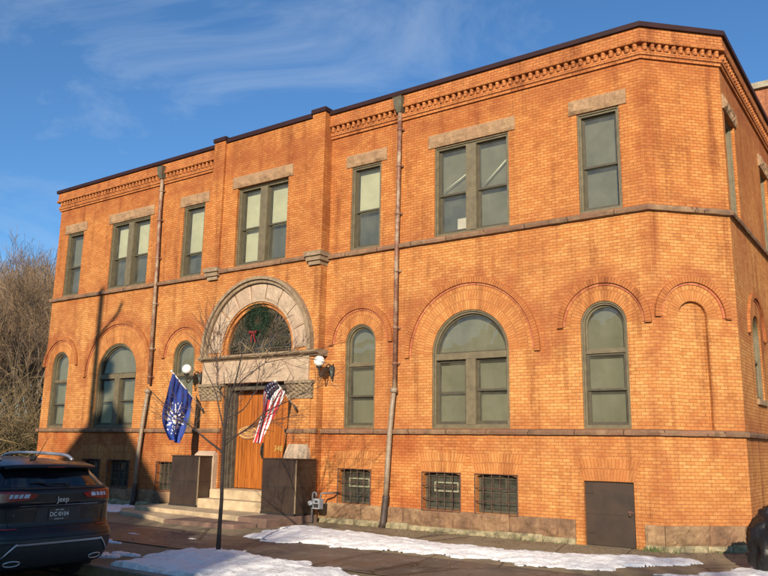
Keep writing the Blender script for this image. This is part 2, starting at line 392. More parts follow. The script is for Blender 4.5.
class Fr:
    """a wall's own frame: u along the wall, n outwards, z up"""
    def __init__(s, o, t, n): s.o = Vector(o); s.t = Vector(t); s.n = Vector(n)
    def __call__(s, u, n, z): p = s.o + s.t*u + s.n*n; return (p.x, p.y, z)
    def box(s, mb, u0, u1, n0, n1, z0, z1, mi=0):
        V = [s(u, n, z) for z in (z0, z1) for (u, n) in ((u0, n1), (u1, n1), (u1, n0), (u0, n0))]
        return mb.add(V, [(0,3,2,1),(4,5,6,7),(0,1,5,4),(1,2,6,5),(2,3,7,6),(3,0,4,7)], mi=mi)
    def prism(s, mb, loop, n0, n1, smooth=False):
        k = len(loop)
        V = [s(u, n0, z) for u, z in loop] + [s(u, n1, z) for u, z in loop]
        tess = tessellate_polygon([[Vector((u, z, 0)) for u, z in loop]])
        F = [tuple(a) for a in tess] + [tuple(i+k for i in a[::-1]) for a in tess] + [(i, (i+1) % k, (i+1) % k+k, i+k) for i in range(k)]
        return mb.add(V, F)
C45 = math.sqrt(.5)
CX, CL = -4.03, 1.69
EX, EY = CX + CL*C45, CL*C45             # chamfer's far corner
MAIN = Fr((0, 0, 0), (1, 0, 0), (0, -1, 0))
CHAM = Fr((CX, 0, 0), (C45, C45, 0), (C45, -C45, 0))
SIDE = Fr((EX, EY, 0), (0, 1, 0), (1, 0, 0))
WX = -23.36                               # west end of the facade
BX0, BX1, BN = -15.66, -11.76, .24        # projecting entrance bay
TOPZ = 9.87

def arch_loop(uc, r, zc, z0, seg=28):
    L = [(uc - r, z0), (uc + r, z0)]
    L += [(uc + r*math.cos(PI*i/seg), zc + r*math.sin(PI*i/seg)) for i in range(seg+1)]
    return L
def rect_loop(u0, u1, z0, z1): return [(u0, z0), (u1, z0), (u1, z1), (u0, z1)]
def seg_loop(u0, u1, z0, z1, rise=.05, seg=8):
    return [(u0, z0), (u1, z0)] + [(u1 + (u0-u1)*i/seg, z1 - rise + rise*math.sin(PI*i/seg)) for i in range(seg+1)]
def wall_panel(mb, fr, n, outer, holes, depth=.22):
    """brick face with real openings and their reveals"""
    bm = bmesh.new(); edges = []
    for L in [outer] + [h[0] for h in holes]:
        vs = [bm.verts.new((u, 0, z)) for u, z in L]
        for i in range(len(vs)): edges.append(bm.edges.new((vs[i], vs[(i+1) % len(vs)])))
    r = bmesh.ops.triangle_fill(bm, use_beauty=True, use_dissolve=False, edges=edges, normal=(0, -1, 0))
    bm.verts.index_update()
    fs = []
    for f in bm.faces:
        c = f.calc_center_median(); f.normal_update()
        idx = [v.index for v in f.verts]
        if f.normal.y > 0: idx = idx[::-1]
        fs.append(idx)
    mb.add([fr(v.co.x, n, v.co.z) for v in bm.verts], fs); bm.free()
    for h in holes:
        L, d = h[0], (h[1] if len(h) > 1 else depth)
        k = len(L)
        V = [fr(u, n, z) for u, z in L] + [fr(u, n-d, z) for u, z in L]
        mb.add(V, [((i+1) % k, i, i+k, (i+1) % k+k) for i in range(k)])

def miter(path):
    P = [Vector((x, y, 0)) for x, y in path]; out = []
    for i, p in enumerate(P):
        ns = []
        if i > 0: t = (p - P[i-1]).normalized(); ns.append(Vector((t.y, -t.x, 0)))
        if i < len(P)-1: t = (P[i+1] - p).normalized(); ns.append(Vector((t.y, -t.x, 0)))
        n = ns[0] if len(ns) == 1 else (ns[0]+ns[1]) / (1 + ns[0].dot(ns[1]))
        out.append((p, n))
    return out
def sweep(mb, path, prof, step=None, rockn=0.):
    """profile (n, z) swept along a plan path, n outwards (to the right of travel)"""
    pts = []
    for i in range(len(path)-1):
        a, b = path[i], path[i+1]
        d = math.dist(a, b); k = max(1, int(d/step)) if step else 1
        for j in range(k): pts.append((a[0]+(b[0]-a[0])*j/k, a[1]+(b[1]-a[1])*j/k))
    pts.append(path[-1])
    M = miter(pts); k = len(prof); V = []
    for i, (p, n) in enumerate(M):
        for q, (a, z) in enumerate(prof):
            aa, zz = a, z
            if rockn and a > .01:
                aa += rockn*(noise.noise((p.x*5.1+3, p.y*5.1, z*9)) ) ; zz += rockn*.35*noise.noise((p.x*4, p.y*4+9, z*5))
            w = p + n*aa; V.append((w.x, w.y, zz))
    m = len(M)
    F = [(i*k+q, (i+1)*k+q, (i+1)*k+(q+1) % k, i*k+(q+1) % k) for i in range(m-1) for q in range(k)]
    F += [tuple(range(k)), tuple((m-1)*k+q for q in range(k))[::-1]]
    return mb.add(V, F)
def arch_ring(mb, fr, uc, zc, r0, r1, n0, n1, a0=0., a1=PI, seg=40, legs=0.):
    """arched band between two radii with its bricks laid radially"""
    A = [a0 + (a1-a0)*i/seg for i in range(seg+1)]
    V = []
    for a in A:
        for r, n in ((r0, n0), (r0, n1), (r1, n1), (r1, n0)): V.append(fr(uc + r*math.cos(a), n, zc + r*math.sin(a)))
    F = []; U = []
    rm = (r0+r1)/2
    for i in range(seg):
        b = i*4; c = b+4; ua, ub = A[i]*rm, A[i+1]*rm
        F += [(b+1, b+2, c+2, c+1), (b+2, b+3, c+3, c+2), (b, b+1, c+1, c)]
        U += [[(ua, 0), (ua, r1-r0), (ub, r1-r0), (ub, 0)], [(ua, 0), (ua, n1-n0), (ub, n1-n0), (ub, 0)], [(ua, 0), (ua, n1-n0), (ub, n1-n0), (ub, 0)]]
    e = seg*4
    F += [(0, 3, 2, 1), (e, e+1, e+2, e+3)]; U += [[(0, 0), (.05, 0), (.05, .05), (0, .05)]]*2
    mb.add(V, F, U)
def rock_block(mb, fr, u0, u1, z0, z1, n0, n1, amp=.025, seed=0, step=.06, margin=.025):
    """rock faced stone: broken front inside a narrow dressed margin"""
    nu, nz = max(3, int((u1-u0)/step)), max(3, int((z1-z0)/step))
    def f(a, b):
        u, z = u0+(u1-u0)*a, z0+(z1-z0)*b
        e = min(u-u0, u1-u, z-z0, z1-z)
        w = min(1, max(0, e/margin)) if e > 1e-6 else 0
        q = noise.fractal((u*5+seed*7.3, z*6, seed*3.1), .9, 2.1, 4)
        return fr(u, n1 + w*amp*(.55+1.1*q), z)
    mb.grid(f, nu, nz, smooth=False)
    V = [fr(u, n, z) for n in (n1, n0) for u, z in ((u0, z0), (u1, z0), (u1, z1), (u0, z1))]
    mb.add(V, [(1, 0, 4, 5), (2, 1, 5, 6), (3, 2, 6, 7), (0, 3, 7, 4)])

# ------------------------------------------------------------------ the brick building
B = thing('brick_building', 'two-storey orange brick corner building with round-arched windows and a recessed arched entrance', 'building', (-13.7, 0, 0))

UPW = [(-22.40, .43, 1), (-19.57, .92, 2), (-16.72, .44, 1), (-10.64, .44, 1), (-7.80, .92, 2), (-4.93, .43, 1)]
UZ0, UZ1 = 6.27, 8.37
SM_ARCH = [(-22.53, .43), (-16.74, .43), (-10.70, .43), (-4.97, .45)]
BIG_ARCH = [(-19.66, .91), (-7.85, .91)]
AZ = 2.09; SZC, BZC = 4.04, 3.66
BASEW = [(-20.90, -20.06), (-19.66, -18.72), (-17.52, -16.66), (-11.22, -10.33), (-8.97, -8.07), (-7.71, -6.80)]
BZ0, BZ1 = .44, 1.20
DOORW = (-5.46, -4.53)

def holes_for(x0, x1):
    H = []
    for c, h, k in UPW:
        if x0 < c < x1: H.append((rect_loop(c-h, c+h, UZ0, UZ1), .16))
    for c, r in SM_ARCH:
        if x0 < c < x1: H.append((arch_loop(c, r, SZC, AZ), .17))
    for c, r in BIG_ARCH:
        if x0 < c < x1: H.append((arch_loop(c, r, BZC, AZ, 40), .17))
    for a, b in BASEW:
        if x0 < a < x1: H.append((seg_loop(a, b, BZ0, BZ1), .2))
    return H
mb = MB()
wall_panel(mb, MAIN, 0, rect_loop(WX, BX0, 0, TOPZ), holes_for(WX, BX0))
H = holes_for(BX1, CX)
wall_panel(mb, MAIN, 0, [(BX1, 0), (DOORW[0], 0), (DOORW[0], 1.142), (DOORW[0]+.3, 1.145), (DOORW[1]-.3, 1.145), (DOORW[1], 1.142), (DOORW[1], 0), (CX, 0), (CX, TOPZ), (BX1, TOPZ)], H)
for L in ([(DOORW[0], 0), (DOORW[0], 1.142), (DOORW[0]+.3, 1.145), (DOORW[1]-.3, 1.145), (DOORW[1], 1.142), (DOORW[1], 0)],):
    V = [MAIN(u, 0, z) for u, z in L] + [MAIN(u, -.12, z) for u, z in L]
    mb.add(V, [(i, i+1, i+7, i+6) for i in range(5)])
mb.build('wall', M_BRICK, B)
# entrance bay, projecting
mb = MB()
EC, EZC = -13.77, 4.0
doorway = (-14.88, -12.63)
outer = [(BX0, 0), (doorway[0], 0), (doorway[0], 3.2), (doorway[1], 3.2), (doorway[1], 0), (BX1, 0), (BX1, TOPZ), (BX0, TOPZ)]
wall_panel(mb, MAIN, BN, outer, [(rect_loop(-14.76, -12.94, 6.27, 8.43), .3), (arch_loop(EC, 1.20, EZC, 3.90, 40), .12)])
mb.add([MAIN(BX0, 0, 0), MAIN(BX0, BN, 0), MAIN(BX0, BN, TOPZ), MAIN(BX0, 0, TOPZ)], [(0, 1, 2, 3)])
mb.add([MAIN(BX1, 0, 0), MAIN(BX1, BN, 0), MAIN(BX1, BN, TOPZ), MAIN(BX1, 0, TOPZ)], [(3, 2, 1, 0)])
for u, s in ((doorway[0], 1), (doorway[1], -1)):
    q = [MAIN(u, BN, .3), MAIN(u, -.22, .3), MAIN(u, -.22, 3.2), MAIN(u, BN, 3.2)]
    mb.add(q, [(0, 1, 2, 3) if s > 0 else (3, 2, 1, 0)])
mb.add([MAIN(doorway[0], BN, 3.2), MAIN(doorway[1], BN, 3.2), MAIN(doorway[1], -.22, 3.2), MAIN(doorway[0], -.22, 3.2)], [(0, 1, 2, 3)])
mb.build('entrance_bay_wall', M_BRICK, B)
# chamfer with blind niche
mb = MB()
NC, NR = .78, .295
wall_panel(mb, CHAM, 0, rect_loop(0, CL, 0, TOPZ), [(arch_loop(NC, NR, 4.14, AZ, 24), .075)])
mb.build('chamfered_corner_wall', M_BRICK, B)
mb = MB(); CHAM.prism(mb, arch_loop(NC, NR-.001, 4.14, AZ, 24), -.30, -.075); mb.build('blind_niche', M_BRICK, B)
# side wall
SUPW = [(.66, .47), (4.45, .47)]; SARCH = [(1.86, .43), (4.75, .43), (7.6, .43)]
SLEN = 15.
mb = MB()
wall_panel(mb, SIDE, 0, rect_loop(0, SLEN, 0, TOPZ),
           [(rect_loop(c-h, c+h, UZ0, UZ1), .20) for c, h in SUPW] + [(arch_loop(c, r, SZC, 2.75), .17) for c, r in SARCH])
mb.build('side_wall', M_BRICK, B)
# west, rear, roof and parapet back
mb = MB()
ye = EY + SLEN
mb.add([(WX, 0, 0), (WX, ye, 0), (WX, ye, TOPZ), (WX, 0, TOPZ)], [(0, 3, 2, 1)])
mb.add([(WX, ye, 0), (EX, ye, 0), (EX, ye, TOPZ), (WX, ye, TOPZ)], [(0, 3, 2, 1)])
mb.build('rear_wall', M_BRICK, B)
mb = MB()
loop = [(WX, 0), (CX, 0), (EX, EY), (EX, ye), (WX, ye)]
mb.add([(x, y, 9.45) for x, y in loop], [(0, 1, 2, 3, 4)])
inn = [(WX+.3, .3), (CX-.12, .3), (EX-.3, EY+.12), (EX-.3, ye-.3), (WX+.3, ye-.3)]
for i in range(5):
    a, b = inn[i], inn[(i+1) % 5]
    mb.add([(a[0], a[1], 9.45), (b[0], b[1], 9.45), (b[0], b[1], TOPZ), (a[0], a[1], TOPZ)], [(0, 1, 2, 3)])
mb.build('roof', M_ROOF, B)

PATH_R = [(BX1+.002, 0), (CX, 0), (EX, EY), (EX, ye)]
PATH_L = [(WX, 4.), (WX, 0), (BX0-.002, 0)]
PATH_B = [(BX0, 0), (BX0, -BN), (BX1, -BN), (BX1, 0)]
# sandstone belts
def belt(name, path, z0, z1, n, mat, rock=.018):
    mb = MB(); sweep(mb, path, [(-.02, z0), (n, z0+.01), (n+.012, (z0+z1)/2), (n-.01, z1-.02), (-.02, z1)], step=.11, rockn=rock)
    return mb.build(name, mat, B)
for p in (PATH_R, PATH_L): belt('sill_belt_course', p, 6.13, 6.262, .075, M_BELT)
belt('sill_belt_course', [(BX0+.002, -BN), (BX1-.002, -BN)], 6.13, 6.262, .065, M_BELT)
for p in (PATH_R, PATH_L): belt('water_table', p, 1.965, 2.085, .07, M_BELT)
for a, b in ((BX0, doorway[0]), (doorway[1], BX1)): belt('water_table', [(a-.03, -BN), (b+.03 if b == BX1 else b, -BN)], 1.965, 2.085, .06, M_BELT)
# cornices
def cornice(path, dp):
    mb = MB(); sweep(mb, path, [(-.02, 9.23), (.045, 9.23), (.045, 9.30), (.07, 9.30), (.07, 9.385), (-.02, 9.385)]); mb.build('corbel_course', M_DENT, B)
    mb = MB(); sweep(mb, path, [(-.02, 9.53), (.125, 9.53), (.14, 9.56), (.125, 9.60), (.10, 9.60), (.10, TOPZ), (-.02, TOPZ)]); mb.build('parapet_band', M_DENT, B)
    mb = MB()
    for a, b in dp:
        A, Bv = Vector((a[0], a[1], 0)), Vector((b[0], b[1], 0)); t = (Bv-A).normalized(); n = Vector((t.y, -t.x, 0)); L = (Bv-A).length
        fr = Fr(A, t, n); k = max(1, int(round(L/.156)))
        for i in range(k):
            u = (i+.5)*L/k; j = random.uniform(-.006, .006)
            V = []
            for q in range(7):
                an = PI*q/6; V += [fr(u + j - .045*math.cos(an), .045 + .06*math.sin(an)**.7, z) for z in (9.387, 9.528)]
            V += [fr(u+j-.045, -.01, z) for z in (9.387, 9.528)] + [fr(u+j+.045, -.01, z) for z in (9.387, 9.528)]
            F = [(2*q, 2*q+2, 2*q+3, 2*q+1) for q in range(6)] + [(14, 0, 1, 15), (12, 16, 17, 13)]
            F += [tuple([2*q for q in range(7)][::-1]), ]
            mb.add(V, F)
    sweep(mb, path, [(-.02, 9.3865), (.012, 9.3865), (.012, 9.5285), (-.02, 9.5285)])
    mb.build('dentil_course', M_DENT, B)
cornice(PATH_R, [((BX1+.03, 0), (CX, 0)), ((CX, 0), (EX, EY)), ((EX, EY), (EX, ye))])
cornice(PATH_L, [((WX, 4.), (WX, 0)), ((WX, 0), (BX0-.03, 0))])
for p in (PATH_R, PATH_L):
    mb = MB(); sweep(mb, p, [(-.30, TOPZ+.002), (.155, TOPZ-.02), (.16, TOPZ+.075), (.14, TOPZ+.09), (-.32, TOPZ+.10)]); mb.build('metal_coping', M_CAP, B)
mb = MB(); sweep(mb, [(-15.27, -BN), (-12.15, -BN)], [(-.35, TOPZ+.002), (.05, TOPZ-.03), (.055, TOPZ+.08), (.03, TOPZ+.10), (-.35, TOPZ+.11)]); mb.build('metal_coping', M_CAP, B)
# pilasters on corbels
for u0, u1 in ((-15.70, -15.28), (-12.14, -11.73)):
    mb = MB(); MAIN.box(mb, u0, u1, -.05, .305, 6.30, TOPZ+.03); mb.build('pilaster', M_BRICK, B)
    mb = MB(); MAIN.box(mb, u0-.03, u1+.03, -.2, .345, TOPZ+.035, TOPZ+.145); mb.build('metal_coping', M_CAP, B)
    mb = MB(); MAIN.box(mb, u0-.06, u1+.06, 0, .40, 6.19, 6.30)
    MAIN.box(mb, u0-.02, u1+.03, 0, .355, 6.08, 6.188); MAIN.box(mb, u0+.03, u1-.02, 0, .31, 5.98, 6.078)
    mb.build('stone_corbel', M_MOULD, B)
# lintels
sd = 0
for c, h, k in UPW:
    sd += 1; mb = MB(); rock_block(mb, MAIN, c-h-.16, c+h+.16, 8.375, 8.68, -.05, .02, .035, sd); mb.build('stone_lintel', M_LIME, B)
mb = MB(); rock_block(mb, MAIN, -14.94, -12.78, 8.435, 8.75, BN-.05, BN+.02, .035, 9); mb.build('stone_lintel', M_LIME, B)
for c, h in SUPW:
    sd += 1; mb = MB(); rock_block(mb, SIDE, c-h-.15, c+h+.15, 8.375, 8.68, -.05, .03, .05, sd); mb.build('stone_lintel', M_LIME, B)
# arches over the ground floor windows
def hood(fr, c, zc, r_in, r_mid, seg=40):
    mb = MB(); arch_ring(mb, fr, c, zc, r_in, r_mid, -.05, .004, seg=seg); mb.build('brick_arch', M_ARCH, B)
    mb = MB(); arch_ring(mb, fr, c, zc, r_mid+.001, r_mid+.048, -.05, .022, seg=seg); mb.build('brick_roll_moulding', M_REDSTRIP, B)
    mb = MB(); arch_ring(mb, fr, c, zc, r_mid+.05, r_mid+.165, -.05, .058, a0=-.03, a1=PI+.03, seg=seg); mb.build('brick_hood_mould', M_HOOD, B)
for c, r in SM_ARCH: hood(MAIN, c, SZC, r+.002, .745)
for c, r in BIG_ARCH: hood(MAIN, c, BZC, r+.002, 1.435, 64)
hood(CHAM, NC, 4.14, NR+.002, .60)
for c, r in SARCH: hood(SIDE, c, SZC, r+.002, .745)

# ---- windows
GW = 'windows'
def ring(mb, fr, outer, inner, n0, n1):
    k = len(outer)
    V = [fr(u, n1, z) for u, z in outer] + [fr(u, n1, z) for u, z in inner] + [fr(u, n0, z) for u, z in inner] + [fr(u, n0, z) for u, z in outer]
    F = []
    for i in range(k):
        j = (i+1) % k
        F += [(i, j, j+k, i+k), (i+k, j+k, j+2*k, i+2*k), (j, i, i+3*k, j+3*k)]
    mb.add(V, F)
def quad(fr, L, n):
    mb = MB(); k = len(L); tess = tessellate_polygon([[Vector((u, z, 0)) for u, z in L]])
    mb.add([fr(u, n, z) for u, z in L], [tuple(t) for t in tess]); return mb
def sash(w, fr, u0, u1, z0, z1, n, room, fw=.045, bottom=.06, dark=True):
    mb = MB(); ring(mb, fr, rect_loop(u0, u1, z0, z1), rect_loop(u0+fw, u1-fw, z0+bottom, z1-fw*.8), n-.035, n)
    s = mb.build('sash', M_FRAMED if dark else M_FRAME, w)
    quad(fr, rect_loop(u0+fw, u1-fw, z0+bottom, z1-fw*.8), n-.02).build('pane', M_GLASS, w)
    if room: quad(fr, rect_loop(u0+.01, u1-.01, z0, z1), n-.13).build('blind' if room == M_BLIND else 'curtain_or_dim_room', room, w)  # dark sheets here are flat backings painted as dim room
def light(w, fr, u0, u1, z0, z1, n, up, lo, drop=.0, zm=None):
    """double hung pair; up / lo are what hangs behind each sash"""
    zm = zm or (z0+z1)/2 - .02
    sash(w, fr, u0, u1, zm, z1, n, up, bottom=.045)
    sash(w, fr, u0, u1, z0, zm+.04, n-.038, lo, bottom=.075)
def window_rect(fr, c, h, z0, z1, n, looks, k, zm=None):
    mb = MB(); f = .07
    ring(mb, fr, rect_loop(c-h, c+h, z0, z1), rect_loop(c-h+f, c+h-f, z0+.06, z1-f), n-.16, n)
    # outer brick mould
    ring(mb, fr, rect_loop(c-h, c+h, z0, z1), rect_loop(c-h+.03, c+h-.03, z0+.03, z1-.03), n-.02, n+.028)
    if k == 2: fr.box(mb, c-.135, c+.115, n-.15, n+.015, z0+.058, z1-f+.002)
    w = mb.build('window', M_FRAME, B)
    if k == 2:
        light(w, fr, c-h+f, c-.135, z0+.06, z1-f, n-.075, *looks[0], zm=zm); light(w, fr, c+.115, c+h-f, z0+.06, z1-f, n-.075, *looks[1], zm=zm)
    else: light(w, fr, c-h+f, c+h-f, z0+.06, z1-f, n-.075, *looks[0], zm=zm)
    return w
D_, G_, BL = M_DARKROOM, M_GREYBLIND, M_BLIND
LOOK = [[(G_, D_)], [(BL, D_), (BL, D_)], [(BL, D_)], [(BL, D_)], [(G_, D_), (G_, G_)], [(G_, G_)]]
for (c, h, k), lk in zip(UPW, LOOK):
    window_rect(MAIN, c, h-.004, UZ0+.002, UZ1-.004, -.05, lk, k, zm=7.22 if abs(c+16.72) > .1 else 6.95)
window_rect(MAIN, -13.85, .904, 6.272, 8.424, BN-.10, [(BL, BL), (BL, D_)], 2, zm=7.28)
for c, h in SUPW: window_rect(SIDE, c, h-.004, UZ0+.002, UZ1-.004, -.09, [(G_, D_)], 1, zm=7.25)
# the white curtain tapes and box in the fifth upper window
mb = MB()
for (a, za, b2, zb) in ((-8.55, 7.36, -8.0, 7.66), (-7.55, 7.34, -7.02, 7.80)):
    mb.tube([MAIN(a, -.165, za), MAIN(b2, -.165, zb)], .014, 6)
tagw = [o for o in B.children if o.name.startswith('window')][4]
mb.build('curtain_tape', plain('white_tape', (.75, .72, .62)), tagw)
mb = MB(); mb.box((-8.22, .17, 6.42), (-7.98, .185, 6.66)); mb.build('carton', plain('white_card', (.36, .34, .27)), tagw)

def inset(L, uc, zc, r, d, z0, seg): return arch_loop(uc, r-d, zc, z0+d, seg)
def window_arch(fr, c, r, zc, z0, n, room=G_):
    seg = 32; mb = MB(); f = .065
    ring(mb, fr, arch_loop(c, r-.004, zc, z0+.002, seg), arch_loop(c, r-f, zc, z0+.07, seg), n-.15, n)
    ring(mb, fr, arch_loop(c, r-.004, zc, z0+.002, seg), arch_loop(c, r-.032, zc, z0+.03, seg), n-.02, n+.03)
    w = mb.build('window', M_FRAME, B)
    tr = 3.52
    mb = MB(); fr.box(mb, c-r+f, c+r-f, n-.1, n-.02, tr-.02, tr+.035)
    ring(mb, fr, arch_loop(c, r-f, zc, tr+.035, seg), arch_loop(c, r-f-.035, zc, tr+.07, seg), n-.1, n-.055)
    mb.build('upper_sash', M_FRAME, w)
    quad(fr, arch_loop(c, r-f-.03, zc, tr+.06, seg), n-.08).build('pane', M_GLASS, w)
    quad(fr, arch_loop(c, r-f+.01, zc, tr-.02, seg), n-.2).build('curtain_or_dim_room', room, w)
    zm = 2.80
    sash(w, fr, c-r+f, c+r-f, zm, tr-.02, n-.05, room, fw=.05, bottom=.04)
    sash(w, fr, c-r+f, c+r-f, z0+.07, zm+.035, n-.085, room, fw=.05)
    return w
def window_big(fr, c, r, zc, z0, n, room=G_):
    seg = 44; mb = MB(); f = .075
    ring(mb, fr, arch_loop(c, r-.004, zc, z0+.002, seg), arch_loop(c, r-f, zc, z0+.09, seg), n-.15, n)
    ring(mb, fr, arch_loop(c, r-.004, zc, z0+.002, seg), arch_loop(c, r-.035, zc, z0+.03, seg), n-.02, n+.03)
    fr.box(mb, c-r+f-.002, c+r-f+.002, n-.13, n+.02, 3.53, 3.665)
    fr.box(mb, c-.105, c+.125, n-.13, n+.012, z0+.085, 3.532)
    w = mb.build('window', M_FRAME, B)
    mb = MB(); ring(mb, fr, arch_loop(c, r-f, zc, 3.665, seg), arch_loop(c, r-f-.04, zc+.0, 3.70, seg), n-.1, n-.05)
    mb.build('fanlight_sash', M_FRAMED, w)
    quad(fr, arch_loop(c, r-f-.035, zc, 3.69, seg), n-.075).build('pane', M_GLASS, w)
    quad(fr, arch_loop(c, r-f+.01, zc, 3.64, seg), n-.2).build('curtain_or_dim_room', room, w)
    sash(w, fr, c-r+f, c-.105, z0+.09, 3.53, n-.06, room, fw=.06)
    mb = MB(); fr.box(mb, c-r+f+.06, c-.165, n-.1, n-.075, 2.83, 2.865); mb.build('meeting_rail', M_FRAMED, w)
    light(w, fr, c+.125, c+r-f, z0+.09, 3.53, n-.06, room, room, zm=2.86)
    return w
for c, r in SM_ARCH: window_arch(MAIN, c, r, SZC, AZ, -.05)
for c, r in BIG_ARCH: window_big(MAIN, c, r, BZC, AZ, -.05)
for c, r in SARCH: window_arch(SIDE, c, r, SZC, 2.75, -.06)
for c, r in SARCH:
    mb = MB(); rock_block(mb, SIDE, c-r-.06, c+r+.06, 2.64, 2.752, -.1, .05, .01, 3, margin=.02); mb.build('window_sill', M_SILL, B)

# basement windows with iron grilles
for i, (a, b2) in enumerate(BASEW):
    n = -.12; mb = MB(); zt = BZ1-.05
    ring(mb, MAIN, rect_loop(a+.003, b2-.003, BZ0+.003, zt), rect_loop(a+.05, b2-.05, BZ0+.05, zt-.05), n-.08, n)
    zoo = BZ0+.05
    for t in range(1, 3): MAIN.box(mb, a+(b2-a)*t/3-.012, a+(b2-a)*t/3+.012, n-.05, n-.01, BZ0+.05, zt-.05)
    MAIN.box(mb, a+.05, b2-.05, n-.052, n-.012, .82, .845)
    w = mb.build('basement_window', M_FRAMED, B)
    quad(MAIN, rect_loop(a+.05, b2-.05, BZ0+.05, zt-.05), n-.04).build('pane', M_GLASS, w)
    quad(MAIN, rect_loop(a+.01, b2-.01, BZ0+.01, zt+.04), n-.3).build('room', M_BLACKROOM, w)
    # cage of square bars stood off the wall
    mb = MB(); k = 5 if i != 0 else 4
    z0, z1 = BZ0-.02, BZ1-.01
    for t in range(k+1):
        x = a-.01 + (b2-a+.02)*t/k; mb.tube([MAIN(x, .03, z0), MAIN(x, .03, z1)], .009 if 0 < t < k else .014, 4, smooth=False)
    for z in (z0, z0+.24, z0+.5, z1): mb.tube([MAIN(a-.01, .032, z), MAIN(b2+.01, .032, z)], .010, 4, smooth=False)
    for x in (a-.01, b2+.01):
        for z in (z0, z1): mb.tube([MAIN(x, .03, z), MAIN(x, -.05, z)], .012, 4, smooth=False)
    mb.build('security_grille', M_RUSTIRON, w)
    if i in (4, 3):
        mb = MB(); ring(mb, MAIN, rect_loop(a+.22, b2-.1, .80, 1.0), rect_loop(a+.25, b2-.13, .83, .97), n+.0, n+.02)
        mb.build('air_vent', plain('pale_vent_paint', (.24, .23, .15)), w)
# splayed soldier arches over the basement openings
def soldier(u0, u1, z0, z1, rise=.05):
    mb = MB(); k = 12; sp = .13; V = []; F = []; U = []
    for i in range(k+1):
        t = i/k; V += [MAIN(u0+(u1-u0)*t, .0035, z0 - rise + rise*math.sin(PI*t)), MAIN(u0-sp+(u1-u0+2*sp)*t, .0035, z1 + .02*math.sin(PI*t))]
    for i in range(k):
        F.append((2*i, 2*i+2, 2*i+3, 2*i+1)); a, b2 = (u1-u0+sp)*i/k, (u1-u0+sp)*(i+1)/k
        U.append([(a, 0), (b2, 0), (b2, z1-z0), (a, z1-z0)])
    mb.add(V, F, U); mb.build('flat_brick_arch', M_ARCH, B)
for a, b2 in BASEW: soldier(a-.01, b2+.01, BZ1+.003, BZ1+.38)
soldier(DOORW[0]-.01, DOORW[1]+.01, 1.152, 1.53, .006)
# low boarded door
mb = MB(); MAIN.box(mb, DOORW[0]+.004, DOORW[1]-.004, -.115, -.06, .012, 1.143); MAIN.box(mb, DOORW[0]+.02, DOORW[1]-.02, -.062, -.052, .56, .575)
ldoor = mb.build('low_door', M_DOORPAINT, B)
mb = MB()
for z in (.22, .92):
    mb = MB(); MAIN.box(mb, DOORW[0]+.02, DOORW[0]+.16, -.052, -.042, z, z+.035); mb.build('strap_hinge', M_DOORPAINT, ldoor)

mb = MB(); MAIN.box(mb, DOORW[1]-.14, DOORW[1]-.03, -.052, -.04, .60, .64); mb.sphere(MAIN(DOORW[1]-.10, -.03, .57), .03, 8, 6); mb.build('hasp', M_RUSTIRON, ldoor)
ldoor['label'] = 'low dark brown door at pavement level'

# base: red sandstone course over rough limestone footing
random.seed(3)
def stone_run(fr, u0, u1, skips, n, z0, z1, w, mat, name, amp, top=True):
    u = u0; k = 0
    while u < u1 - .1:
        v = min(u1, u + w*random.uniform(.7, 1.3))
        for s0, s1 in skips:
            if s0 < v and u < s1:
                if u < s0-.05: v = s0
                else: u = s1; v = min(u1, u + w)
        if v-u < .03: u = v; continue
        mb = MB(); rock_block(mb, fr, u+.004, v-.004, z0, z1 - (random.uniform(0, .035) if z1 < .2 else 0), 0, n + random.uniform(-.012, .012), amp, seed=k+int(u*13), step=.05, margin=.03 if z1 > .2 else .05)
        mb.build(name, mat, B); u = v; k += 1
skipd = [(DOORW[0]-.17, DOORW[1]+.17)]
stone_run(MAIN, WX, BX0, [], .03, .088, .435, 1.1, M_BASE, 'base_stone', .035)
stone_run(MAIN, BX1, CX+.012, skipd, .03, .088, .435, 1.1, M_BASE, 'base_stone', .035)
stone_run(CHAM, -.012, CL+.012, [], .03, .088, .435, .75, M_BASE, 'base_stone', .035)
stone_run(SIDE, -.01, SLEN, [], .03, .088, .435, 1.6, M_BASE, 'base_stone', .02)
stone_run(SIDE, -.02, SLEN, [], .05, -.1, .128, .6, M_FOUND, 'footing_stone', .09)
stone_run(MAIN, WX, BX0, [], .05, -.1, .128, .55, M_FOUND, 'footing_stone', .09)
stone_run(MAIN, BX1, CX+.012, skipd, .05, -.1, .128, .55, M_FOUND, 'footing_stone', .09)
stone_run(CHAM, -.02, CL+.02, [], .05, -.1, .128, .5, M_FOUND, 'footing_stone', .09)

# ---- entrance
def half_ring(name, r0, r1, n0, n1, mat, seg=56, zb=EZC, c=EC, leg=.08, sy=1.0):
    mb = MB(); L = []
    A = [PI*i/seg for i in range(seg+1)]
    P = [(r, n) for r, n in ((r0, n0), (r0, n1), (r1, n1), (r1, n0))]
    V = [];
    for r, n in P: V.append(MAIN(c+r, n, zb-leg))
    for a in A:
        for r, n in P: V.append(MAIN(c+r*math.cos(a), n, zb+r*math.sin(a)*sy))
    for r, n in P: V.append(MAIN(c-r, n, zb-leg))
    m = seg+3
    F = [(i*4+q, (i+1)*4+q, (i+1)*4+(q+1) % 4, i*4+(q+1) % 4) for i in range(m-1) for q in range(4)]
    F += [(0, 1, 2, 3), tuple((m-1)*4+q for q in (3, 2, 1, 0))]
    mb.add(V, F); return mb.build(name, mat, B, fix=True)
half_ring('hood_moulding', 1.80, 1.88, BN-.05, BN+.16, M_MOULD)
half_ring('hood_moulding', 1.715, 1.799, BN-.05, BN+.10, M_MOULD)
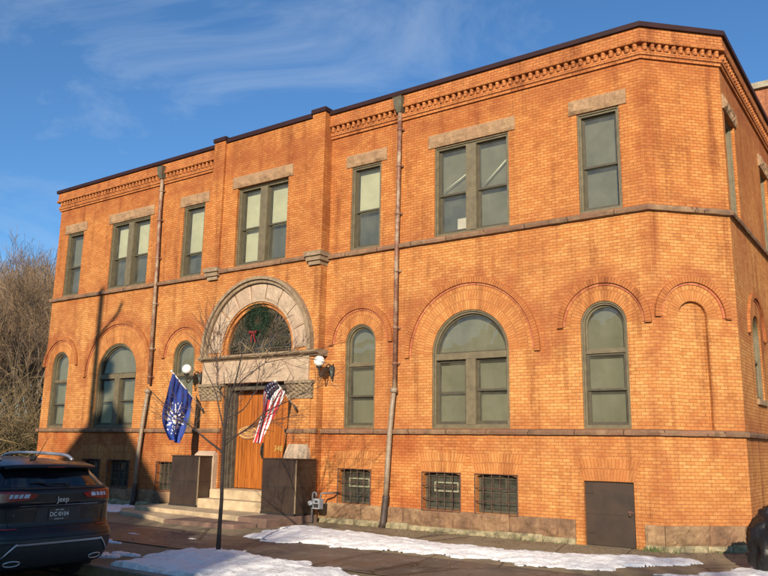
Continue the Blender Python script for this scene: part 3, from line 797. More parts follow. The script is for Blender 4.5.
# voussoirs
random.seed(5)
nv = 9
for i in range(nv):
    a0, a1 = PI*i/nv + .006, PI*(i+1)/nv - .006
    mb = MB()
    def f(s, t, a0=a0, a1=a1, i=i):
        a = a0 + (a1-a0)*s; r = 1.29 + (1.712-1.29)*t
        e = min(s, 1-s)*(a1-a0)*1.5; e2 = min(t, 1-t)*.42; w = min(1, min(e, e2)/.03)
        return MAIN(EC + r*math.cos(a), BN+.02+w*.022*(.7+noise.fractal((a*5, r*6, i*3.3), .8, 2, 4)), EZC + r*math.sin(a))
    mb.grid(f, 12, 8, smooth=False)
    for r in (1.29, 1.712):
        mb.grid(lambda s, t, r=r, a0=a0, a1=a1: MAIN(EC+r*math.cos(a0+(a1-a0)*s), BN-.13+.15*t, EZC+r*math.sin(a0+(a1-a0)*s)), 10, 1)
    mb.build('voussoir', M_ENTRY, B, fix=True)
half_ring('inner_stone_bead', 1.245, 1.289, BN-.12, BN+.03, M_ENTRY)
half_ring('inner_brick_ring', 1.12, 1.244, BN-.2, BN-.06, M_ARCH)
# ledge
mb = MB()
sweep(mb, [(BX0-.04, -BN), (BX1+.10, -BN)], [(-.3, 3.775), (.06, 3.775), (.09, 3.81), (.17, 3.83), (.20, 3.86), (.20, 3.90), (.0, 3.925), (-.3, 3.925)], step=.2, rockn=.008)
mb.build('entrance_ledge', M_MOULD, B)
mb = MB(); rock_block(mb, MAIN, BX0+.02, -14.90, 3.205, 3.772, 0, BN+.045, .012, 21, margin=.02)
rock_block(mb, MAIN, -14.893, -12.0, 3.205, 3.772, 0, BN+.045, .010, 22, margin=.02); mb.build('entrance_lintel', M_ENTRY, B)
# carved capitals, piers and their bases
for u0, u1 in ((-15.66, -14.90), (-12.61, -11.86)):
    mb = MB()
    def f(s, t, u0=u0, u1=u1):
        u = u0-.03*t + (u1-u0+.06*t)*s; z = 2.80 + .33*t
        w = .03*math.sin(s*26)*math.sin(t*19+s*5) + .03*noise.noise((u*14, z*14, 2))
        return MAIN(u, BN+.05+.07*t+w, z)
    mb.grid(f, 34, 16, smooth=False)
    MAIN.box(mb, u0-.04, u1+.04, 0, BN+.15, 3.13, 3.20); MAIN.box(mb, u0, u1, 0, BN+.055, 2.78, 3.13)
    mb.build('carved_capital', M_CARVE, B)
    mb = MB(); MAIN.box(mb, u0+.04, u1-.06, BN-.1, BN+.035, 1.45, 2.78); mb.build('brick_pier', M_BRICK, B)
    mb = MB(); c = (u0+u1)/2; V = []
    for z, hw, nn in [(z_ if z_ < 1.4 else 1.40+(z_-1.44)*(1. if u0 > -14 else .35), h_, n_) for z_, h_, n_ in ((.2, .355, .14), (1.44, .355, .14), (1.50, .35, .13), (1.62, .325, .10), (1.72, .31, .06), (1.76, .305, .045))]:
        V += [MAIN(c-hw, BN+nn, z), MAIN(c+hw, BN+nn, z), MAIN(c+hw, 0, z), MAIN(c-hw, 0, z)]
    F = [(i*4+q, i*4+(q+1) % 4, (i+1)*4+(q+1) % 4, (i+1)*4+q) for i in range(5) for q in range(4)] + [(20, 21, 22, 23)]
    mb.add(V, F); mb.build('pier_base', M_ENTRY, B)
# door with dark moulded frame
mb = MB()
dn = -.20
for u, s in ((doorway[0], 1), (doorway[1], -1)):
    for k, (w0, w1, n1) in enumerate(((0.003, .035, .10), (.035, .06, .02), (.06, .095, -.03), (.095, .14, -.12))):
        a, b2 = sorted((u+s*w0, u+s*w1)); MAIN.box(mb, a, b2, dn-.02, n1+.04, .60, 3.197)
MAIN.box(mb, doorway[0]+.14, doorway[1]-.14, dn-.02, .08, 3.04, 3.197)
mb.build('door_frame', plain('black_door_frame', (.045, .038, .03), (.10, .085, .06), 7, .55), B)
dl, dm, dr = doorway[0]+.14, -13.76, doorway[1]-.14
doors = []
for a, b2, hand in ((dl, dm-.003, 0), (dm+.003, dr, 1)):
    mb = MB(); MAIN.box(mb, a, b2, dn-.06, dn, .62, 3.04)
    d = mb.build('entrance_door', M_WOOD, B); doors.append(d)
    mb = MB(); ring(mb, MAIN, rect_loop(a+.02, b2-.02, .64, 3.02), rect_loop(a+.11, b2-.10, .86, 2.93), dn-.01, dn+.012); mb.build('door_stile', M_WOOD, d)
mb = MB(); mb.tube([MAIN(dm-.05, dn+.015, 1.42), MAIN(dm-.05, dn+.06, 1.44), MAIN(dm-.05, dn+.07, 1.56), MAIN(dm-.05, dn+.06, 1.66), MAIN(dm-.05, dn+.015, 1.68)], .012, 8)
MAIN.box(mb, dm-.08, dm-.02, dn, dn+.016, 1.36, 1.74); mb.build('handle', M_BLACK, doors[0])
# oval plaque on the left leaf
mb = MB(); pc = (-14.32, 1.99)
L = [(pc[0]+.36*math.cos(2*PI*i/36), pc[1]+.17*math.sin(2*PI*i/36)) for i in range(36)]
MAIN.prism(mb, L, dn+.012, dn+.03); pq = mb.build('plaque', plain('dark_red_plaque', (.20, .07, .05), (.33, .17, .09), 16, .5), doors[0])
mb = MB(); L2 = [(pc[0]+.33*math.cos(2*PI*i/36), pc[1]+.145*math.sin(2*PI*i/36)) for i in range(36)]; L1 = [(pc[0]+.30*math.cos(2*PI*i/36), pc[1]+.12*math.sin(2*PI*i/36)) for i in range(36)]
ring(mb, MAIN, L2, L1, dn+.03, dn+.036)
for i in range(5): MAIN.box(mb, pc[0]-.2+.02*i, pc[0]+.2-.015*i, dn+.03, dn+.035, pc[1]+.06-.032*i, pc[1]+.075-.032*i)
mb.build('plaque_rim', plain('gilt', (.55, .36, .10), (.42, .25, .07), 9, .4), doors[0])

def text_mesh(name, s, size, depth, mat, parent, M, align='CENTER'):
    cu = bpy.data.curves.new(name, 'FONT'); cu.body = s; cu.size = size; cu.extrude = depth; cu.align_x = align; cu.align_y = 'CENTER'
    o = bpy.data.objects.new(name, cu); COL.objects.link(o)
    dg = bpy.context.evaluated_depsgraph_get(); me = bpy.data.meshes.new_from_object(o.evaluated_get(dg))
    bpy.data.objects.remove(o)
    ox = ORG.get(parent.name, (0, 0, 0))
    me.transform(Matrix.Translation(Vector(ox)*-1) @ M); me.materials.clear(); me.materials.append(mat)
    r = bpy.data.objects.new(name, me); COL.objects.link(r); r.parent = parent; ORG[r.name] = ox
    return r
FRONT = Matrix(((1, 0, 0), (0, 0, -1), (0, 1, 0))).to_4x4()    # text facing -y
text_mesh('house_number', '348', .19, .006, plain('gilt', (.5, .3, .1)), doors[1], Matrix.Translation((-13.27, .20-.02, 1.60)) @ FRONT)
# fanlight behind the grille
quad(MAIN, arch_loop(EC, 1.13, EZC, 3.90, 40), .05).build('fanlight_pane', M_GLASS, B)
quad(MAIN, arch_loop(EC, 1.14, EZC, 3.90, 40), -.05).build('fanlight_backing', M_BLACKROOM, B)
# scrolled iron grille
mb = MB(); random.seed(11)
def spiral(cx, cz, r, turns, rot, s):
    P = []
    for i in range(26):
        t = i/25; a = rot + s*turns*2*PI*t; rr = r*(1-.85*t); P.append(MAIN(cx+rr*math.cos(a), .11, cz+rr*math.sin(a)))
    mb.tube(P, .014, 5)
for rr, k, R in ((.17, 6, .90), (.15, 4, .55), (.11, 9, 1.02)):
    for i in range(k):
        a = PI*(i+.5)/k; cx, cz = EC+R*math.cos(a), EZC+R*math.sin(a)
        if cz < 3.98: continue
        spiral(cx, cz, rr, 1.3, a+PI/2, 1 if i % 2 else -1); spiral(cx, cz, rr*.7, 1.1, a-PI/2, -1 if i % 2 else 1)
for R in (1.08, .72, .36): mb.tube([MAIN(EC+R*math.cos(PI*i/30), .11, EZC+R*math.sin(PI*i/30)) for i in range(31)], .014, 5)
for i in range(13):
    a = PI*i/12; mb.tube([MAIN(EC+.36*math.cos(a), .11, EZC+.36*math.sin(a)), MAIN(EC+1.08*math.cos(a), .11, EZC+1.08*math.sin(a))], .011, 5)
for z in (3.95, 4.06): mb.tube([MAIN(EC-1.1, .11, z), MAIN(EC+1.1, .11, z)], .014, 5)
for i in range(24): mb.tube([MAIN(EC-1.06+i*.092, .11, 3.95), MAIN(EC-1.06+i*.092, .11, 4.06)], .01, 4)
mb.build('fanlight_grille', plain('weathered_bronze', (.035, .028, .018), (.14, .10, .06), 14, .6), B)

# ---- rainwater pipes
def downpipe(x0, pts, low, headz):
    root = None
    mb = MB(); mb.tube([MAIN(u, .10, z) for u, z in pts], .05, 12)
    for z in (9.0, 8.1, 6.95, 5.6, 4.3, 3.5):
        u = np.interp(-z, [-p[1] for p in pts], [p[0] for p in pts]); mb.tube([MAIN(u, .10, z-.03), MAIN(u, .10, z+.03)], .062, 12); MAIN.box(mb, u-.08, u+.08, 0, .05, z-.02, z+.02)
    dp = mb.build('drainpipe', M_PIPE, B)
    mb = MB(); mb.tube([MAIN(u, .13, z) for u, z in low[:-1]], [.046, .054] + [.056]*(len(low)-3), 12); mb.tube([MAIN(low[0][0], .13, low[0][1]), MAIN(low[0][0], .13, low[0][1]+.1)], .078, 12)
    mb.build('lower_drainpipe', M_PIPELOW, dp)
    a, b2 = low[-2], low[-1]
    mb = MB(); mb.tube([MAIN(a[0], .13, a[1]+.05), MAIN(a[0], .13, a[1]), MAIN(b2[0], .14, .12), MAIN(b2[0]-.02, .16, b2[1])], [.075, .07, .07, .08], 12); mb.build('pipe_boot', M_PIPEFOOT, dp)
    mb = MB(); u = pts[0][0]; V = []
    for z, hw, n1 in ((headz-.36, .065, .16), (headz-.24, .10, .21), (headz-.02, .115, .24), (headz, .13, .255)):
        V += [MAIN(u-hw, n1, z), MAIN(u+hw, n1, z), MAIN(u+hw, .01, z), MAIN(u-hw, .01, z)]
    mb.add(V, [(i*4+q, i*4+(q+1) % 4, (i+1)*4+(q+1) % 4, (i+1)*4+q) for i in range(3) for q in range(4)] + [(3, 2, 1, 0)])
    mb.build('hopper_head', M_COPPER, dp)
downpipe(-9.64, [(-9.62, 9.42), (-9.63, 8.2), (-9.66, 5.9), (-9.66, 2.95)], [(-9.66, 2.86), (-9.70, 2.55), (-9.75, 2.0), (-9.80, 1.2), (-9.83, .62), (-9.88, .0)], 9.78)
downpipe(-18.1, [(-18.12, 9.36), (-18.12, 8.4), (-18.06, 6.9), (-18.0, 3.3)], [(-18.0, 3.05), (-18.08, 2.5), (-18.2, 1.4), (-18.22, .52), (-18.25, .0)], 9.74)

# ------------------------------------------------------------------ neighbour behind, at the right edge
NB = thing('rear_brick_building', 'dark red brick building with pale stone coping rising behind the right corner', 'building', (2.0, 20, 0))
mb = MB(); mb.box((-4.45, 16.6, 0), (9, 30, 15.42)); mb.build('wall', M_DARKBRICK, NB)
mb = MB(); mb.box((-4.6, 16.45, 15.422), (9.1, 30.1, 15.66)); mb.build('stone_coping', plain('pale_coping', (.36, .32, .24), (.24, .20, .14), 3, .8), NB)

# ------------------------------------------------------------------ ground
def gz(y):
    if y > -.3: return 0.
    if y > -3.2: return -.028*(-.3-y)/2.9 - .0
    if y > -6.75: return -.03 - .05*(-3.2-y)/3.55
    return -.24
def sheet(name, x0, x1, y0, y1, dz, mat, nx=1, ny=12):
    mb = MB(); mb.grid(lambda a, b: (x0+(x1-x0)*a, y0+(y1-y0)*b, gz(y0+(y1-y0)*b)+dz), nx, ny, smooth=False); return struct(mb.build(name, mat))
mb = MB(); R = 900
ys = [-R, -60, -6.95, -6.949, -3.2, -.3, 60, R]
zs = [-.262, -.262, -.262, -.10, -.034, -.004, -.004, -.004]
V = [(x, y, z) for y, z in zip(ys, zs) for x in (-R, R)]
mb.add(V, [(2*i, 2*i+1, 2*i+3, 2*i+2) for i in range(len(ys)-1)]); struct(mb.build('ground', M_SOIL))
sheet('yard_pavement', -30, 14, -3.2, .5, .002, M_YARD)
sheet('sidewalk', -60, 30, -5.0, -3.2, .006, M_WALK)
mb = MB(); mb.grid(lambda a, b: (-90+160*a, -16.5+9.75*b, -.24), 1, 1); struct(mb.build('road', M_ROAD))
mb = MB(); mb.box((-90, -6.93, -.30), (70, -6.76, -.082)); struct(mb.build('kerb', plain('granite_kerb', (.24, .22, .2), (.16, .15, .13), 6, .85, bump=.4)))
mb = MB(); mb.box((-90, -20, -.25), (70, -16.6, -.10)); struct(mb.build('opposite_pavement', M_WALK))

# snow
def snow(poly, hmax, name, label, step=.035, seed=0, soft=.32, rough=.30):
    P = [Vector((x, y)) for x, y in poly]
    x0, x1 = min(p.x for p in P)-.2, max(p.x for p in P)+.2; y0, y1 = min(p.y for p in P)-.2, max(p.y for p in P)+.2
    nx, ny = int((x1-x0)/step), int((y1-y0)/step)
    xs = np.linspace(x0, x1, nx+1); ysn = np.linspace(y0, y1, ny+1); X, Y = np.meshgrid(xs, ysn)
    inside = np.zeros_like(X, bool); D = np.full_like(X, 9.)
    for i in range(len(P)):
        a, b = P[i-1], P[i]
        c = ((a.y > Y) != (b.y > Y)) & (X < (b.x-a.x)*(Y-a.y)/((b.y-a.y) or 1e-9)+a.x); inside ^= c
        t = np.clip(((X-a.x)*(b.x-a.x)+(Y-a.y)*(b.y-a.y))/((b-a).length_squared or 1e-9), 0, 1)
        D = np.minimum(D, np.hypot(X-(a.x+t*(b.x-a.x)), Y-(a.y+t*(b.y-a.y))))
    S = np.where(inside, D, -D)
    V = []; ok = {}
    for j in range(ny+1):
        for i in range(nx+1):
            x, y = X[j, i], Y[j, i]
            s = S[j, i] + rough*noise.fractal((x*1.6+seed, y*1.6, 0), .8, 2.1, 5)
            if s > -.06:
                h = .8*hmax*(1-math.exp(-max(s, 0)/soft))*(1+.55*noise.fractal((x*1.3+seed, y*1.8, 3), .9, 2.2, 4)) + .014*noise.fractal((x*8, y*8, seed), .75, 2.2, 5)*(s > .02)
                h += .01 if s > 0 else -.03
                ok[(i, j)] = len(V); V.append((x, y, gz(y) + max(h, -.04)))
    F = [(ok[(i, j)], ok[(i+1, j)], ok[(i+1, j+1)], ok[(i, j+1)]) for j in range(ny) for i in range(nx)
         if all(q in ok for q in ((i, j), (i+1, j), (i+1, j+1), (i, j+1)))]
    mb = MB(); mb.add(V, F, smooth=True); o = mb.build(name, M_SNOW); o['kind'] = 'stuff'; o['label'] = label; o['category'] = 'snow'; return o
snow([(-11.15, -2.75), (-11.25, -2.1), (-11.3, -1.35), (-10.57, -1.1), (-8.9, -1.40), (-7.7, -1.60), (-6.82, -1.56), (-6.24, -1.74), (-5.2, -1.45), (-4.79, -1.3), (-4.04, -1.0), (-3.4, -.75),
      (-3.2, -1.05), (-3.7, -1.7), (-4.1, -2.6), (-4.63, -2.9), (-5.41, -2.98), (-6.16, -2.8), (-7.37, -3.05), (-8.9, -3.12), (-9.95, -3.25), (-10.8, -3.2)], .10, 'snow', 'long strip of crusted snow between the pavement and the brick wall', seed=1)
snow([(-3.3, -2.9), (-2.9, -1.9), (-2.45, -.7), (-1.9, -.1), (-1.3, -.6), (-1.2, -2.6), (-2.2, -3.1)], .08, 'snow', 'broken snow at the right end beside the black bag', seed=8)
snow([(-10.1, -7.0), (-10.15, -6.3), (-10.35, -5.7), (-10.35, -5.15), (-10.1, -4.75), (-9.6, -4.66), (-8.77, -4.85), (-7.94, -4.88), (-6.9, -5.2), (-5.4, -5.7), (-4.5, -6.1), (-4.5, -6.75), (-7, -6.8)], .12, 'snow', 'snow bank round the foot of the young street tree', seed=3)
snow([(-19.6, -1.2), (-19.4, -.35), (-18.0, -.35), (-17.25, -.62), (-16.95, -1.15), (-16.9, -1.7), (-17.2, -2.0), (-18.6, -1.9)], .06, 'snow', 'bright snow patch beside the car, left of the entrance slab', seed=5)
random.seed(2)
for k, (x, y, r) in enumerate(((-12.6, -5.1, .2), (-12.2, -5.15, .12), (-11.2, -6.2, .3), (-10.9, -5.9, .25), (-11.9, -6.3, .2), (-12.9, -4.2, .12), (-11.5, -4.0, .09))):
    snow([(x+r*1.6*math.cos(a), y+r*.55*math.sin(a)) for a in [i*PI/4 for i in range(8)]], .02, 'snow', 'thin remnant of snow on the damp flagstones', step=.03, seed=20+k, soft=.1, rough=.08)

# entrance steps
ST = thing('entrance_steps', 'worn tan stone steps and slab leading up to the orange wooden doors', 'steps', (-13.8, -1, 0))
def slab(name, L, z0, z1, mat, seed=0, par=ST):
    mb = MB(); k = len(L)
    # rounded, slightly uneven top
    V = [(x, y, z0) for x, y in L] + [(x, y, z1-.02) for x, y in L]
    c = Vector((sum(p[0] for p in L)/k, sum(p[1] for p in L)/k))
    T = []
    for x, y in L:
        d = (Vector((x, y))-c).normalized()*.02; T.append((x-d.x, y-d.y, z1+.004*noise.noise((x*3, y*3, seed))))
    V += T
    mb.add(V, [(i, (i+1) % k, (i+1) % k+k, i+k) for i in range(k)] + [(i+k, (i+1) % k+k, (i+1) % k+2*k, i+2*k) for i in range(k)] + [tuple(range(2*k, 3*k))])
    return mb.build(name, mat, par)
slab('door_sill', [(doorway[0], -.27), (doorway[1], -.27), (doorway[1], .25), (doorway[0], .25)], .3, .60, M_STEP)
slab('step', [(-14.95, -.42), (-12.74, -.42), (-12.74, -.272), (-14.95, -.272)], .1, .595, M_STEP)
slab('step', [(-14.95, -.80), (-12.74, -.80), (-12.74, -.422), (-14.95, -.422)], .1, .385, M_STEP)
slab('landing', [(-16.35, -1.55), (-12.55, -1.75), (-12.52, -.25), (-16.4, -.25)], -.05, .17, M_STEP, 2)
slab('red_landing_stone', [(-12.54, -1.80), (-11.64, -1.86), (-11.62, -.25), (-12.51, -.25)], -.05, .165, M_STEPRED, 3)
slab('lower_slab', [(-17.0, -1.45), (-16.3, -2.0), (-14.6, -2.35), (-14.0, -2.6), (-13.9, -1.6), (-16.38, -1.4), (-16.5, -.9), (-16.9, -.8)], -.08, .075, M_STEP, 4)
slab('lower_red_slab', [(-13.95, -2.62), (-12.0, -2.45), (-11.9, -1.88), (-13.9, -1.7)], -.08, .07, M_STEPRED, 5)

# metal clad cheek blocks
def cheek(x0, x1, y0, lab):
    t = thing('cheek_block', lab, 'stair block', ((x0+x1)/2, y0, .17), 'dark boxes beside the entrance steps')
    mb = MB(); bmv = [(x0, y0), (x1, y0), (x1, -BN-.42), (x0, -BN-.42)]
    mb.box((x0, y0, .172), (x1, -BN-.0, 1.37)); mb.build('cladding', M_BOX, t)
    mb = MB(); mb.box((x0-.02, y0-.02, 1.371), (x1+.02, -BN, 1.395)); mb.build('top_plate', M_BOX, t)
    mb = MB(); mb.box((x1-.012, y0-.012, .18), (x1+.012, y0+.012, 1.37)); mb.build('corner_bead', M_TRIM, t)
    mb = MB(); mb.box((x0-.004, y0-.006, .765), (x1+.006, -BN-.01, .777)); mb.box(((x0+x1)/2-.004, y0-.005, .18), ((x0+x1)/2+.004, y0, 1.37)); mb.box((x0-.012, y0-.012, .173), (x1+.012, -BN-.01, .215)); mb.build('panel_seam', M_BLACK, t)
    mb = MB()
    for u in (x0+.06, x1-.06):
        for z in (.3, .77, 1.25): mb.sphere((u, y0-.003, z), .012, 8, 5)
    mb.build('rivet', M_BLACK, t)
cheek(-15.98, -14.97, -.80, 'dark brown metal-clad block on the left of the entrance steps, behind the young tree')
cheek(-12.72, -11.70, -.92, 'dark brown metal-clad block right of the steps, beside the gas meter')

# ------------------------------------------------------------------ wall lamps
M_GLOBE = plain('opal_glass', (.86, .83, .76), (.82, .79, .72), 2, .25)
def wall_lamp(x, y0, lab):
    t = thing('wall_lamp', lab, 'wall lamp', (x, y0, 3.4), 'globe lamps flanking the entrance')
    mb = MB(); mb.sphere((x, y0-.52, 3.60), .125, 28, 18); mb.build('globe', M_GLOBE, t)
    mb = MB(); mb.lathe([(.05, 3.44), (.075, 3.46), (.07, 3.49), (.04, 3.50)], (x, y0-.52, 0)); mb.lathe([(.0, 3.38), (.025, 3.40), (.03, 3.44), (.02, 3.46)], (x, y0-.52, 0)); mb.build('globe_holder', M_BLACK, t)
    mb = MB()
    P = [(x, y0-.52, 3.42)]
    for i in range(15): a = -PI/2 + (i/14)*PI*.5; P.append((x, y0-.30+.0-.22*math.cos(a+PI/2), 3.42-.17*math.sin((i/14)*PI)))
    P += [(x, y0-.06, 3.40), (x, y0-.0, 3.40)]
    mb.tube(P, .016, 7)
    S = [];
    for i in range(30): a = i/29*2.6*PI; r = .11*(1-i/34); S.append((x, y0-.17+r*math.cos(a+.6), 3.46+r*math.sin(a+.6)))
    mb.tube(S, .014, 7); mb.build('scroll_bracket', M_BLACK, t)
    mb = MB(); mb.add([(x-.01, y0-.0, 3.16), (x+.01, y0-.0, 3.16), (x+.06, y0-.0, 3.46), (x, y0-.0, 3.60), (x-.06, y0, 3.46), (x-.008, y0-.025, 3.18), (x+.008, y0-.025, 3.18), (x+.05, y0-.025, 3.46), (x, y0-.025, 3.58), (x-.05, y0-.025, 3.46)],
                      [(5, 6, 7, 8, 9), (0, 1, 6, 5), (1, 2, 7, 6), (2, 3, 8, 7), (3, 4, 9, 8), (4, 0, 5, 9)])
    mb.sphere((x, y0-.05, 3.42), .05, 12, 8); mb.build('wall_plate', M_BLACK, t)
    mb = MB()
    for s in (-1, 1): mb.grid(lambda a, b, s=s: (x+s*(.012+.05*math.sin(a*PI)*math.sin(b*PI)), y0-.03-.12*a*(1-.4*b), 3.50-.24*b+.04*math.sin(a*PI*3)*(1-b)), 9, 6)
    mb.build('leaf_ornament', plain('verdigris_leaf', (.10, .13, .12), (.02, .022, .02), 22, .6), t)
wall_lamp(-15.98, -.0, 'white globe lamp on black scroll bracket above the blue flag')
wall_lamp(-11.48, -.0, 'white globe lamp on scroll bracket right of the carved door capital')

# ------------------------------------------------------------------ flags
def bez(P, t):
    n = len(P)-1; t = min(max(t, 0), 1)*n; i = min(int(t), n-1); f = t-i
    p0, p1, p2, p3 = [Vector(P[min(max(k, 0), n)]) for k in (i-1, i, i+1, i+2)]
    return .5*((2*p1)+(-p0+p2)*f+(2*p0-5*p1+4*p2-p3)*f*f+(-p0+3*p1-3*p2+p3)*f**3)
def flag(name, lab, X, top, bot, root, tip, mats, fold, decor):
    t = thing(name, lab, 'flag', (X, root[0], root[1]), 'flags on poles beside the entrance')
    mb = MB(); mb.tube([(X, root[0], root[1]), (X, tip[0], tip[1])], .016, 8); mb.sphere((X, tip[0], tip[1]), .03, 10, 8); mb.build('pole', plain('white_pole', (.74, .70, .62), (.62, .56, .48), 6, .5), t)
    mb = MB(); d = Vector((0, tip[0]-root[0], tip[1]-root[1])).normalized()
    mb.tube([(X, root[0]+.02, root[1]-.05), (X, root[0]+d.y*.16, root[1]+d.z*.16)], .03, 8); mb.box((X-.05, root[0]-.0, root[1]-.12), (X+.05, root[0]+.03, root[1]+.08)); mb.build('pole_socket', M_BLACK, t)
    def S(a, b, off=0.):
        A, Bq = bez(top, b), bez(bot, b)
        p = A.lerp(Bq, a); w = fold(a, b)
        da = .01; w2 = fold(a+da, b)
        return Vector((X + w + off, p.x, p.y))
    for m, fn in mats:
        mb = MB(); fn(mb, S); mb.build('cloth' if m[0] == 'c' else 'emblem', m[1], t)
    return t
def patch(mb, S, a0, a1, b0, b1, na, nb, off=0.):
    mb.grid(lambda a, b: S(a0+(a1-a0)*a, b0+(b1-b0)*b, off), na, nb)
blue = plain('blue_flag_cloth', (.020, .055, .30), (.012, .035, .22), 3, .75)
white = plain('white_flag_cloth', (.80, .79, .78), (.70, .69, .70), 5, .75)
redc = plain('red_flag_cloth', (.52, .030, .035), (.42, .02, .03), 4, .75)
navy = plain('navy_flag_cloth', (.022, .030, .11), (.015, .02, .08), 4, .75)
def burst(mb, S):
    for off in (.006, -.006):
        def pt(u, v): return S(.50+u*1.35, .56+v*1.3, off)
        k = 20   # ragged central disc
        V = [pt(0, 0)] + [pt(.085*math.cos(2*PI*i/k)*(1 if i % 2 else .8), .065*math.sin(2*PI*i/k)*(1 if i % 2 else .8)) for i in range(k)]
        mb.add(V, [(0, i+1, (i+1) % k+1) for i in range(k)])
        for i in range(13):
            a = 2*PI*i/13+.1; L = .30 if i % 2 == 0 else .24; w = .013
            c, s_ = math.cos(a), math.sin(a)*.78; nx, ny = -s_, c
            pr = None; q = []
            for r, z in ((.11, 0), (.16, .014), (.15, -.010), (.22, .012), (.21, -.008), (L, 0)):
                q.append((r*c+nx*z, r*s_+ny*z, w*(1.15-r/L*.5)))
            for (x0, y0, w0), (x1, y1, w1) in zip(q, q[1:]):
                mb.add([pt(x0-nx*w0, y0-ny*w0), pt(x0+nx*w0, y0+ny*w0), pt(x1+nx*w1, y1+ny*w1), pt(x1-nx*w1, y1-ny*w1)], [(0, 1, 2, 3)])
            a2 = a + PI/13; r = .25; cx, cy = r*math.cos(a2), r*math.sin(a2)*.78
            star = [pt(cx + (.020 if j % 2 == 0 else .009)*math.cos(j*PI/5), cy+(.018 if j % 2 == 0 else .008)*math.sin(j*PI/5)) for j in range(10)]
            mb.add(star, [tuple(range(10))])
flag('blue_flag', 'blue flag with a white burst of rays on a slanting pole left of the doors', -15.50,
     [(-1.37, 3.41), (-1.52, 2.95), (-1.63, 2.45), (-1.55, 2.05), (-1.30, 1.78)], [(-.66, 2.84), (-.72, 2.55), (-.80, 2.25), (-.92, 1.95), (-1.04, 1.68)],
     (-.26, 2.50), (-1.42, 3.45), [(('c', blue), lambda mb, S: patch(mb, S, 0, 1, 0, 1, 26, 30)), (('e', white), burst)],
     lambda a, b: .055*(.25+b)*math.sin(a*11+b*3.5)+.028*b*math.sin(a*23+b*6+1)+.012*math.sin(a*31-b*14), None)
def us_stripes(col):
    def f(mb, S):
        for i in range(13):
            if (i % 2 == 0) != (col == 'r'): continue
            a0, a1 = i/13, (i+1)/13
            patch(mb, S, a0, a1, .36 if i < 7 else 0, 1, 3, 34 if i >= 7 else 24)
    return f
def stars(mb, S):
    for off in (.006, -.006):
        for r in range(5):
            for c in range(6):
                a, b = .05+r*.095, .03+c*.058
                mb.add([S(a+(.024 if j % 2 == 0 else .011)*math.cos(j*PI/5), b+(.016 if j % 2 == 0 else .007)*math.sin(j*PI/5), off) for j in range(10)], [tuple(range(10))])
ufold = lambda a, b: .07*math.sin(a*9+b*2)*(.3+b)+.022*math.sin(a*21+b*5)+.008*math.sin(a*37-b*11)
flag('american_flag', 'red, white and blue striped flag with stars drooping in front of the orange doors', -12.30,
     [(-1.05, 3.10), (-1.32, 3.06), (-1.52, 2.86), (-1.50, 2.50), (-1.56, 2.12), (-1.62, 1.74)], [(-.76, 2.90), (-.84, 2.66), (-.96, 2.42), (-1.16, 2.14), (-1.34, 1.95), (-1.50, 1.72)],
     (-.27, 2.50), (-1.08, 3.12), [(('c', redc), us_stripes('r')), (('c', white), us_stripes('w')), (('c', navy), lambda mb, S: patch(mb, S, 0, 7/13, 0, .36, 14, 14)), (('e', white), stars)],
     ufold, None)

# wreath
random.seed(4)
W = thing('christmas_wreath', 'green wreath with a red bow hung on the iron fanlight grille', 'wreath', (-13.80, -.16, 4.8))
mb = MB(); mt = MB()
wc = Vector((-13.80, -.20, 4.78))
for i in range(4200):
    a = random.uniform(0, 2*PI); b = random.uniform(0, 2*PI); rr = .12*math.sqrt(random.random())
    R = .30+random.gauss(0, .035)
    c = wc + Vector(((R+rr*math.cos(b))*math.cos(a), rr*math.sin(b)*.9, (R+rr*math.cos(b))*math.sin(a)))
    d = Vector((math.cos(a)*math.cos(b)+random.gauss(0, .5), math.sin(b)-.5+random.gauss(0, .4), math.sin(a)*math.cos(b)+random.gauss(0, .5))).normalized()*random.uniform(.04, .085)
    w = d.orthogonal().normalized()*.005
    mb.add([c-w, c+w, c+d], [(0, 1, 2)])
mb.tube([wc+Vector((.27*math.cos(2*PI*i/24), .01, .27*math.sin(2*PI*i/24))) for i in range(25)], .045, 6)
mb.build('needles', plain('fir_needles', (.012, .034, .018), (.022, .052, .022), 20, .8), W)
mb = MB()
for i in range(3600):
    a = random.uniform(.03, PI-.03); R = 1.02*math.sqrt(random.uniform(.02, 1)); k_ = noise.noise((math.cos(a)*R*2.4, math.sin(a)*R*2.4, 5))
    if k_ < -.16: continue
    c = Vector((EC+R*math.cos(a), -.125-random.uniform(0, .05), EZC+.02+R*math.sin(a)))
    d = Vector((random.gauss(0, 1), -.3, random.gauss(0, 1))).normalized()*random.uniform(.04, .09); w = d.orthogonal().normalized()*.005
    mb.add([c-w, c+w, c+d], [(0, 1, 2)])
mb.build('garland', plain('dry_fir_garland', (.016, .030, .014), (.075, .050, .025), 9, .85), W)
mb = MB()
bc = Vector((-13.86, -.30, 4.40))
for s in (-1, 1):
    mb.grid(lambda a, b, s=s: bc+Vector((s*(.005+.13*math.sin(a*PI)*(1)), -.03*math.sin(b*PI), .05+.09*(b-.5)*math.sin(a*PI)+.03*a)), 8, 5)
    mb.grid(lambda a, b, s=s: bc+Vector((s*(.02+.06*a)+.045*(b-.5), -.015*math.sin(a*5), .03-.22*a)), 8, 3)
mb.sphere(tuple(bc+Vector((0, -.02, .05))), .035, 10, 8)
mb.build('bow', plain('red_ribbon', (.20, .018, .018), (.15, .012, .012), 6, .8), W)
mb = MB()
for i in range(9):
    a = random.uniform(0, 2*PI); q_ = random.uniform(.22, .36); mb.sphere((wc.x+q_*math.cos(a), wc.y-.06, wc.z+q_*math.sin(a)), .013, 7, 5)
mb.build('berry', plain('red_berries', (.22, .02, .02)), W)

